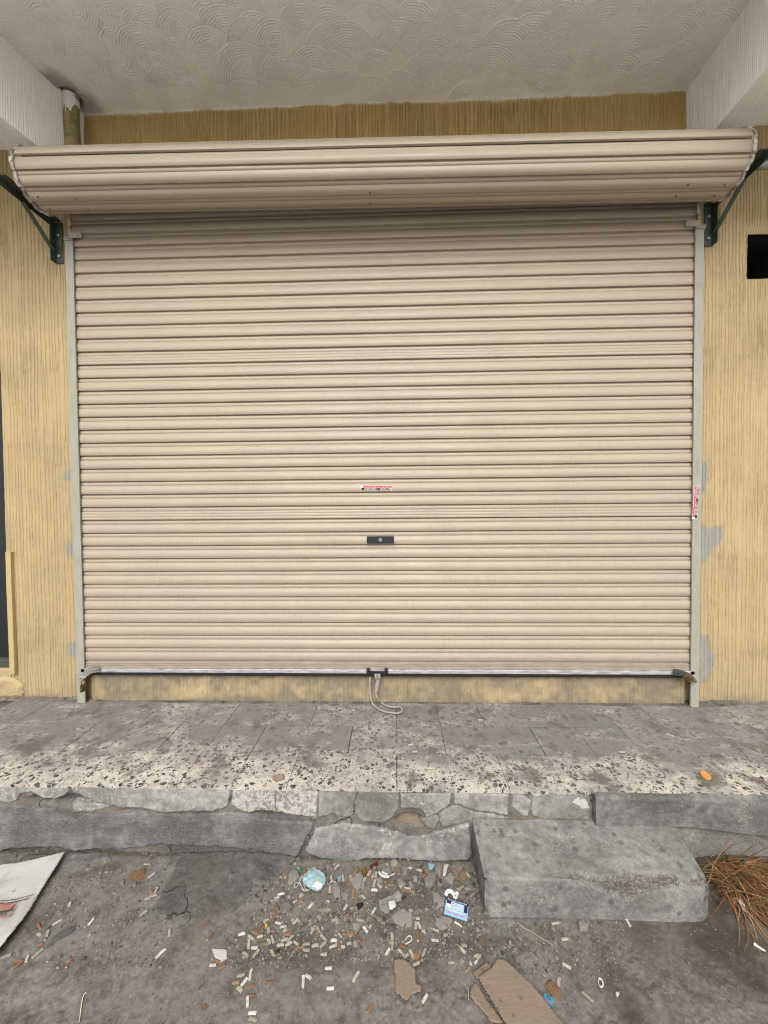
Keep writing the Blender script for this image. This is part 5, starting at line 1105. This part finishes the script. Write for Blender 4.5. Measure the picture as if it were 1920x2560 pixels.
# ================================================================== OTHER LITTER
# bent paper strips (curled)
def strip(px, w, mat, lab, name='paper_strip', lift=.008, cat='scrap'):
    P = smooth_path([Vector((*gp(*p), gz1(*gp(*p))+lift)) for p in px], 6); bm = bmesh.new(); sweep(bm, P, [(-w, -.0006), (w, -.0006), (w, .0006), (-w, .0006)], Vector((0, -.5, 1)))
    o = from_bm(name, bm, mat, None, smooth=True, auto=40); tag(o, lab, cat); return o
strip(Dq([(308, 465), (335, 500), (380, 518), (430, 518)]), .004, M_SHW, 'bent white paper strip left of a grey stone', lift=.012)
strip(Dq([(345, 470), (375, 490), (408, 498)]), .003, M_SHW, 'short white paper strip lying in the bent strip', lift=.016)
strip(Dq([(440, 505), (468, 490), (490, 476)]), .002, M_SHW, 'thin curled white paper sliver beside a grey stone', lift=.012)
# twigs
def twig(px, r, mat, lab, lift=.004, name='twig'):
    P = smooth_path([Vector((*gp(*p), gz1(*gp(*p))+lift)) for p in px], 5); bm = bmesh.new(); n = len(P); sweep(bm, P, circ(r, 7), Vector((0, 0, 1)), taper=[1-.6*i/n for i in range(n)]); o = from_bm(name, bm, mat, None, smooth=True); tag(o, lab, 'twig'); return o
twig(Rq([(30, 535), (75, 570), (130, 600), (180, 635), (245, 672), (272, 690)]), .0045, M_WOOD, 'long grey twig in front of the step block')
twig(Rq([(1568, 682), (1600, 705), (1642, 730)]), .0055, M_BONE, 'pale bleached stick on the dark soil at right', name='stick')
twig(Aq([(560, 995), (540, 1020), (528, 1080), (520, 1140), (512, 1190)]), .0018, M_BONE, 'thin pale straw on the bare ground at lower left', name='straw')
twig(Fq([(1243, 960), (1248, 1040), (1250, 1130)]), .0012, M_BONE, 'thin straw left of the layered cardboard', name='straw')
twig(Fq([(1090, 190), (1140, 212), (1175, 240)]), .003, M_BONE, 'pale broken stick under the blue card', name='stick')
twig(Rq([(560, 905), (580, 915), (590, 945), (576, 962), (562, 940), (558, 912)]), .0035, M_SHW, 'white curled plastic ring piece on the bare dirt at right', name='plastic_curl')
# wire loop (pull ring)
pts = Fq([(520, 400), (545, 360), (575, 345), (597, 372), (585, 405), (555, 425), (525, 448)]); P = smooth_path([Vector((*gp(*p), gz1(*gp(*p))+.006)) for p in pts], 6)
bm = bmesh.new(); sweep(bm, P, circ(.0017, 7), Vector((0, 0, 1))); tag(from_bm('wire_loop', bm, M_BONE, None, smooth=True), 'pale wire loop lying above the torn cardboard', 'wire')
pts = Cq([(1150, 680), (1175, 645), (1215, 640), (1245, 665), (1235, 705), (1205, 715)]); P = smooth_path([Vector((*gp(*p), gz1(*gp(*p))+.008)) for p in pts], 6)
bm = bmesh.new(); sweep(bm, P, circ(.0014, 7), Vector((0, 0, 1))); tag(from_bm('elastic_loop', bm, M_LOOP, None, smooth=True), 'small grey elastic loop between the mask and the tan stone', 'elastic')
# caps and lids
def disc(name, px, rx, th, mat, lab, cat, sy=1, rot=0, tilt=0, z=None, lip=True):
    p = gp(*px) if z is None else onZ(*px, z)[:2]; zz = (gz1(*p) if z is None else z)
    bm = bmesh.new(); n = 28; rings = []
    pr = [(.0, .0), (1, 0), (1.0, .8), (.95, 1), (.88, 1), (.85, .75), (0, .72)] if lip else [(0, 0), (1, 0), (1, .8), (.94, 1), (0, 1)]
    for r, h in pr:
        rings.append([bm.verts.new((rx*max(r, .001)*cos(2*pi*j/n), rx*sy*max(r, .001)*sin(2*pi*j/n), th*h)) for j in range(n)])
    for A, B in zip(rings[:-1], rings[1:]):
        for j in range(n): bm.faces.new((A[j], A[(j+1) % n], B[(j+1) % n], B[j]))
    o = from_bm(name, bm, mat, None, smooth=True, auto=35); o.location = (p[0], p[1], zz+.001); o.rotation_euler = (tilt, tilt*.5, rot); return tag(o, lab, cat)
M_LID = plain('dull_grey_metal', (.17, .165, .16), .6, .25, 60, metal=.25)
disc('orange_bottle_cap', (1763.5, 1942), .019, .011, M_ORANGE, 'orange plastic bottle cap lying on the terrazzo tiles', 'bottle cap', z=.0, tilt=.10)  # the object is a bottle cap, not a ring
disc('metal_lid', (713, 2262), .0185, .004, M_LID, 'round flat grey metal lid left of the litter', 'lid', lip=False, tilt=.04)
disc('flat_disc', (160, 2336), .032, .004, plain('dark_slate', (.085, .085, .082), .7, .2, 60), 'flat dark grey oval disc right of the white sack', 'disc', sy=.45, rot=.72, lip=False)
disc('coin_disc', (330, 2211), .015, .003, M_LID, 'small grey oval disc under the dead leaf', 'disc', sy=.62, rot=.5, lip=False, tilt=-.08)
disc('sunken_disc', (1021, 2345), .030, .002, plain('sunken_brown_disc', (.135, .118, .095), .9, .3, 80), 'round dirt-covered lid sunk under the wire loop', 'lid', lip=False)

# face mask
def sheet(name, px, mat, parent, thick=.0012, lift=.004, amp=.004, seed=0, step=.0035, f=28, tilt=None):
    poly = [gp(*p) for p in px]; xs = [p[0] for p in poly]; ys = [p[1] for p in poly]
    U, V = np.meshgrid(np.arange(min(xs)-.006, max(xs)+.008, step), np.arange(min(ys)-.006, max(ys)+.008, step))
    s = sdf(U, V, poly)+.0012*fbm(U*90, V*90, seed, 2); base = np.max(gh(U, V)[s > 0]) if np.any(s > 0) else GZ
    hgt = gh(U*0+np.mean(xs), V*0+np.mean(ys))+lift+amp*fbm(U*f, V*f, seed+1, 3)
    if tilt is not None: hgt = hgt+tilt(U, V)
    hgt = np.maximum(hgt, gh(U, V)+.0015)
    k = s > 0; keep = k[:-1, :-1] & k[1:, :-1] & k[:-1, 1:] & k[1:, 1:]
    o = grid(name, np.stack([U, V, hgt], -1), mat, None, keep)
    md = o.modifiers.new('thickness', 'SOLIDIFY'); md.thickness = thick; md.offset = 1
    if parent: adopt(o, parent)
    return o
mc = gp(785, 2205); e = empty('face_mask', (*mc, gz1(*mc)), 'crumpled pale blue surgical face mask with tangled grey ear loops', 'face mask')
sheet('mask_cloth', Cq([(805, 620), (850, 560), (905, 500), (960, 480), (1040, 510), (1105, 550), (1120, 610), (1112, 690), (1060, 760), (1005, 790), (940, 765), (870, 720), (815, 690)]), M_MASK, e, .0015, .014, .008, 3, .003, 38, tilt=lambda U, V: .004*np.abs(np.sin((U*.6+V)*2*pi/.012)))
M_MASKW = plain('white_mask_lining', (.62, .63, .61), .85, .15, 90)
sheet('mask_lining', Cq([(930, 740), (1000, 655), (1080, 700), (1065, 755), (1005, 788)]), M_MASKW, e, .0012, .021, .005, 8, .003, 40)
for q in ([(985, 500), (990, 600), (960, 680), (910, 750), (850, 800), (800, 770), (800, 720), (760, 680), (720, 700), (705, 740), (740, 720), (780, 650), (830, 610), (880, 540), (940, 490), (985, 500)], [(870, 700), (830, 720), (850, 760), (890, 770), (850, 800), (820, 775), (790, 690), (770, 640), (810, 600)]):
    P = smooth_path([Vector((*gp(*p), gz1(*gp(*p))+.020+.004*sin(i*1.7))) for i, p in enumerate(Cq(q))], 5); bm = bmesh.new(); sweep(bm, P, circ(.0014, 6), Vector((0, 0, 1))); from_bm('ear_loop', bm, M_LOOP, e, smooth=True)

# clear plastic wrapper with black cap and label
cpos = gp(985, 2260); e = empty('plastic_wrapper', (*cpos, gz1(*cpos)), 'clear crushed plastic wrapper with white label and black end', 'wrapper')
tt = NT('clear_film'); tt.b.inputs['Transmission Weight'].default_value = .85; tt.b.inputs['IOR'].default_value = 1.2; M_FILM = tt.done((.8, .8, .78), .18, tt.bump(tt.noise(60, 3), .5, .003))
sheet('film', Dq([(300, 800), (420, 740), (540, 690), (585, 740), (570, 800), (460, 870), (430, 950), (380, 970), (320, 930)]), M_FILM, e, .0006, .014, .008, 13, .0035, 40)
sheet('label', Dq([(412, 830), (496, 808), (516, 892), (445, 948), (428, 910)]), plain('grey_white_label', (.52, .53, .53), .6, .15, 80), e, .0004, .022, .003, 14, .003, 30)
sheet('black_end', Dq([(560, 770), (622, 740), (632, 765), (585, 805)]), M_BLACK, e, .004, .014, .002, 15, .003, 30)

# printed card
def quad_frame(px, lift):
    P = [Vector((*gp(*p), 0)) for p in px]; z = max(gz1(p.x, p.y) for p in P)+lift
    for p in P: p.z = z
    return P
Pc = quad_frame(Dq([(1078, 770), (1335, 850), (1335, 1030), (1072, 945)]), .009)     # TL TR BR BL
Pc[0].z += .010; Pc[1].z += .008
cc = sum(Pc, Vector())/4; xa = ((Pc[1]+Pc[2]-Pc[0]-Pc[3])/2); ya = ((Pc[0]+Pc[1]-Pc[2]-Pc[3])/2); cw, chh = xa.length, ya.length
xh = xa.normalized(); zh = xh.cross(ya).normalized(); yh = zh.cross(xh); CB = Matrix.Translation(cc) @ Matrix((xh, yh, zh)).transposed().to_4x4()
e = empty('printed_card', cc, 'blue printed visiting card leaning in the litter near the step block', 'card')
M_CBL = plain('light_blue_print', (.24, .44, .60), .4, .12, 30, bump=0); M_CPA = plain('pale_blue_print', (.46, .57, .63), .4, .06, 40, bump=0); M_NAVY = plain('navy_print', (.016, .02, .07), .4, .2, 40, bump=0); M_CRED = plain('crimson_print', (.62, .03, .12), .5, .1, 40, bump=0)
def cat_(x, y, z): return CB @ Matrix.Translation((x*cw, y*chh, z))
place(flat(cw, chh, .0008), 'card_stock', M_CBL, e, cat_(0, 0, 0)); place(flat(cw, chh*.17, .0003), 'header_band', M_NAVY, e, cat_(0, .415, .0006)); place(flat(cw*.62, chh*.50, .0003), 'text_ground', M_CPA, e, cat_(-.02, .03, .0006))
place(flat(cw*.19, chh*.17, .0003), 'picture', M_NAVY, e, cat_(-.36, .24, .0008)); place(flat(cw*.15, chh*.16, .0003), 'picture', M_WHP, e, cat_(-.37, .06, .0008)); place(flat(cw*.15, chh*.42, .0003), 'picture', M_NAVY, e, cat_(.40, .12, .0008))
def ctext(s, x, y, w, h, m):
    me = text_mesh(arab(s), h*chh, .0001); k = w*cw/max(1e-6, max(v.co.x*2 for v in me.vertices)); place(me, 'print_line', m, e, cat_(x, y, .0010) @ Matrix.Diagonal((k, 1, 1, 1)))
ctext('شركة تسليك مجاري وصيانة', 0, .415, .86, .15, M_WHP); ctext('نقل العفش', -.15, .24, .3, .10, M_BLKP); ctext('فك وتركيب', -.18, .13, .3, .10, M_BLKP); ctext('صيانة عامة', .12, .16, .3, .10, M_BLKP); ctext('تنظيف منازل وخزانات'.replace('ظ', 'ص').replace('ز', 'ر').replace('خ', 'ح'), 0, .02, .52, .11, M_BLKP); ctext('نقل عفش داخل وخارج'.replace('خ', 'ح'), 0, -.10, .56, .12, M_BLKP); ctext('السعودية السعودية السعودية', 0, -.29, .88, .21, M_CRED)
strip(Dq([(1080, 745), (1095, 712), (1130, 700), (1165, 725), (1190, 770), (1205, 735), (1212, 705)]), .006, plain('grey_white_ribbon', (.50, .53, .53), .7, .15, 80), 'crumpled whitish ribbon behind the blue card', 'ribbon', lift=.016)

# small blue packet with 75
Pb = quad_frame(Rq([(205, 1000), (275, 1045), (262, 1090), (200, 1060)]), .006); cc = sum(Pb, Vector())/4; xh = ((Pb[1]+Pb[2]-Pb[0]-Pb[3])/2); yv = ((Pb[0]+Pb[1]-Pb[2]-Pb[3])/2); cw2, ch2 = xh.length, yv.length; xh.normalize(); zh = xh.cross(yv).normalized(); yh = zh.cross(xh); PB = Matrix.Translation(cc) @ Matrix((xh, yh, zh)).transposed().to_4x4()
e = empty('small_packet', cc, 'small bright blue packet printed 75 beside the layered cardboard', 'packet')
bm = bmesh.new(); bbox(bm, (0, 0, 0), (cw2, ch2, .005), bev=.0015, seg=2); me = bpy.data.meshes.new('packet'); bm.to_mesh(me); bm.free()
place(me, 'packet_body', plain('cyan_foil', (.06, .25, .36), .35, .35, 60), e, PB)
place(text_mesh('75', ch2*.62, .0002), 'number', M_NAVY, e, PB @ Matrix.Translation((0, ch2*.12, .0029)) @ Matrix.Rotation(.15, 4, 'Z')); place(flat(cw2*.7, ch2*.10, .0003), 'red_line', M_CRED, e, PB @ Matrix.Translation((0, -ch2*.28, .0027)))

# cardboard
def board(name, px, lift, lab, seed, amp=.002, jit=.002, mat=M_CARD, thick=.0042, tilt=None):
    o = sheet(name, px, mat, None, thick, lift, amp, seed, .0034, 14, tilt); return tag(o, lab, 'cardboard')
board('torn_cardboard', Fq([(392, 664), (460, 655), (500, 660), (560, 690), (632, 770), (640, 850), (656, 938), (700, 955), (728, 985), (700, 1040), (610, 1080), (560, 1150), (540, 1160), (470, 1110), (450, 1082), (405, 1060), (396, 900)]), .005, 'torn brown cardboard piece lying flat in the lower middle', 21)
board('cardboard_flap', Fq([(1298, 810), (1455, 680), (1535, 745), (1420, 860), (1345, 905)]), .006, 'small cardboard corner sticking out behind the large panel', 22)
board('cardboard_strip', Fq([(1255, 1100), (1270, 1020), (1320, 940), (1360, 960), (1430, 1080), (1560, 1250), (1660, 1400), (1500, 1400), (1380, 1250), (1300, 1180)]), .007, 'crumpled lower cardboard layer left of the large panel', 23, amp=.007)
board('flattened_cardboard', [(1192, 2456), (1225, 2432), (1243, 2408), (1262, 2410), (1285, 2430), (1330, 2474), (1400, 2560), (1480, 2650), (1330, 2680), (1260, 2570), (1225, 2510)], .016, 'large flat cardboard panel with dark spots at the bottom edge', 24, amp=.0012)

# white woven sack with red and black print
def sack_mat():
    t = NT('white_woven_sack'); w1 = t.n('ShaderNodeTexWave', wave_type='BANDS', bands_direction='DIAGONAL'); t.set(w1.inputs['Vector'], t.sc(t.pos, (1, -.6, 0))); w1.inputs['Scale'].default_value = 66; w1.inputs['Distortion'].default_value = 1.2; w1.inputs['Detail'].default_value = 2; w1.inputs['Detail Scale'].default_value = 3
    f = w1.outputs['Fac']; n = t.noise(9, 5, .6); c = t.mix(t.mr(f, .2, .7), (.40, .39, .365), (.52, .51, .48)); c = t.mix(t.mr(n, .48, .68, 0, .7), c, (.24, .22, .18)); c = t.mix(t.mr(t.vor(22), .17, .10, 0, .7), c, (.20, .195, .18))
    return t.done(c, .6, t.bump(f, .5, .0012), spec=.3)
M_SACK = sack_mat(); sc_ = gp(60, 2250); e = empty('white_sack', (*sc_, gz1(*sc_)), 'flattened dirty white woven sack with red and black print at the left edge', 'sack')
sheet('sack_cloth', [(-260, 2215), (-60, 2182), (0, 2170), (60, 2163), (110, 2152), (165, 2141), (140, 2182), (112, 2226), (90, 2265), (66, 2306), (30, 2352), (0, 2392), (-60, 2460), (-300, 2480)], M_SACK, e, .003, .016, .004, 33, .004, 9, tilt=lambda U, V: .006*np.sin(U*9))
sz = gz1(*sc_)+.026
def sp_(x, y): p = onZ(x, y, sz); return Vector((p.x, p.y, sz))
def band(pts, w, m, nm):
    bm = bmesh.new(); sweep(bm, [sp_(*p) for p in pts], [(-w, -.0006), (w, -.0006), (w, .0006), (-w, .0006)], Vector((0, 0, 1))); from_bm(nm, bm, m, e)
M_FRED = plain('faded_red_print', (.36, .17, .14), .7, .5, 60); M_FBLK = plain('faded_black_print', (.06, .055, .055), .7, .4, 40)
band([(-60, 2290), (0, 2280), (33, 2274)], .0022, M_FBLK, 'printed_line'); band([(-60, 2302), (0, 2292), (24, 2289)], .0028, M_FRED, 'printed_line'); band([(24, 2289), (34, 2272), (40, 2262)], .0018, M_FRED, 'printed_line'); band([(-60, 2274), (0, 2266), (30, 2268)], .011, M_FRED, 'printed_block'); band([(-20, 2262), (30, 2256), (72, 2246)], .0012, M_FBLK, 'printed_line'); band([(-20, 2255), (40, 2248), (84, 2236)], .0008, M_FBLK, 'printed_line')
a_ = sp_(-40, 2291); b_ = sp_(24, 2281); xh = (a_-b_).normalized(); TM = Matrix.Translation((a_+b_)/2+Vector((0, 0, .001))) @ Matrix((xh, Vector((0, 0, 1)).cross(xh), Vector((0, 0, 1)))).transposed().to_4x4()
me = text_mesh('WALL', .024, .0003); place(me, 'lettering', M_FBLK, e, TM)

# ================================================================== DRY GRASS (uncountable)
def grass():
    rg = np.random.default_rng(9); V = []; F = []; T = []
    area = [gp(*p) for p in [(1684, 2050), (1722, 2075), (1752, 2118), (1800, 2135), (2020, 2105), (2020, 2320), (1900, 2300), (1830, 2255), (1770, 2210), (1728, 2120)]]
    axs = [p[0] for p in area]; ays = [p[1] for p in area]; n = 0
    while n < 900:
        x, y = rg.uniform(min(axs), max(axs)), rg.uniform(min(ays), max(ays)); tuft = n < 50
        if tuft: x, y = rg.normal(1.155, .028), rg.uniform(-.745, -.69)
        elif sdf(np.array([x]), np.array([y]), area)[0] < 0 or vn(x*14, y*14, 3) < rg.uniform(.2, .7): continue
        n += 1; y = min(y, -.684); L = rg.uniform(.08, .25) if not tuft else rg.uniform(.09, .19)
        up = rg.random() < (.09 if x > 1.2 else .28) or (tuft and n % 3); an = rg.normal(-.85, .85) if not up else rg.uniform(-3.1, .2); el = rg.uniform(.0, .6) if not up else rg.uniform(.7, 1.3); droop = rg.uniform(1.4, 3.2) if not up else rg.uniform(.2, 1.0)
        p = np.array([x, y, gz1(x, y)-.004]); d = np.array([cos(an)*cos(el), sin(an)*cos(el), sin(el)]); w = rg.uniform(.0012, .0028); tone = rg.uniform(.80, 1) if (up and rg.random() < .35) or rg.random() < .07 else rg.uniform(0, .78); k = 8; b = len(V); tw = rg.normal(0, .35)
        if rg.random() < .25: L *= .5
        for j in range(k+1):
            t = j/k; sd = np.array([-d[1], d[0], 0]); sd /= np.linalg.norm(sd)+1e-9; u2 = np.cross(sd, d); ww = w*(1-.75*t)
            for a in (0, 2.09, 4.19): V.append(tuple(p+(sd*cos(a)*1.2+u2*sin(a)*.6)*ww)); T.append(tone)
            p = p+d*L/k; d = d+np.array([cos(an+tw*j)*.12, sin(an+tw*j)*.12, -droop/k*.55]); d /= np.linalg.norm(d); g = gz1(p[0], p[1])+.002
            if p[2] < g: p[2] = g+rg.uniform(0, .010); d[2] = max(d[2], .05)
            if p[1] > -.684: p[1] = -.684; d[1] = min(d[1], -.1)
        for j in range(k):
            for a in range(3): F.append((b+j*3+a, b+j*3+(a+1) % 3, b+j*3+3+(a+1) % 3, b+j*3+3+a))
    me = bpy.data.meshes.new('dry_grass'); me.from_pydata(V, [], F); at = me.attributes.new('tone', 'FLOAT', 'POINT'); at.data.foreach_set('value', np.array(T, np.float32)); o = link('dry_grass', me, M_GRASS)
    o['kind'] = 'stuff'; o['label'] = 'dry rust-brown grass with a few green blades beside the concrete step block'; o['category'] = 'grass'
grass()
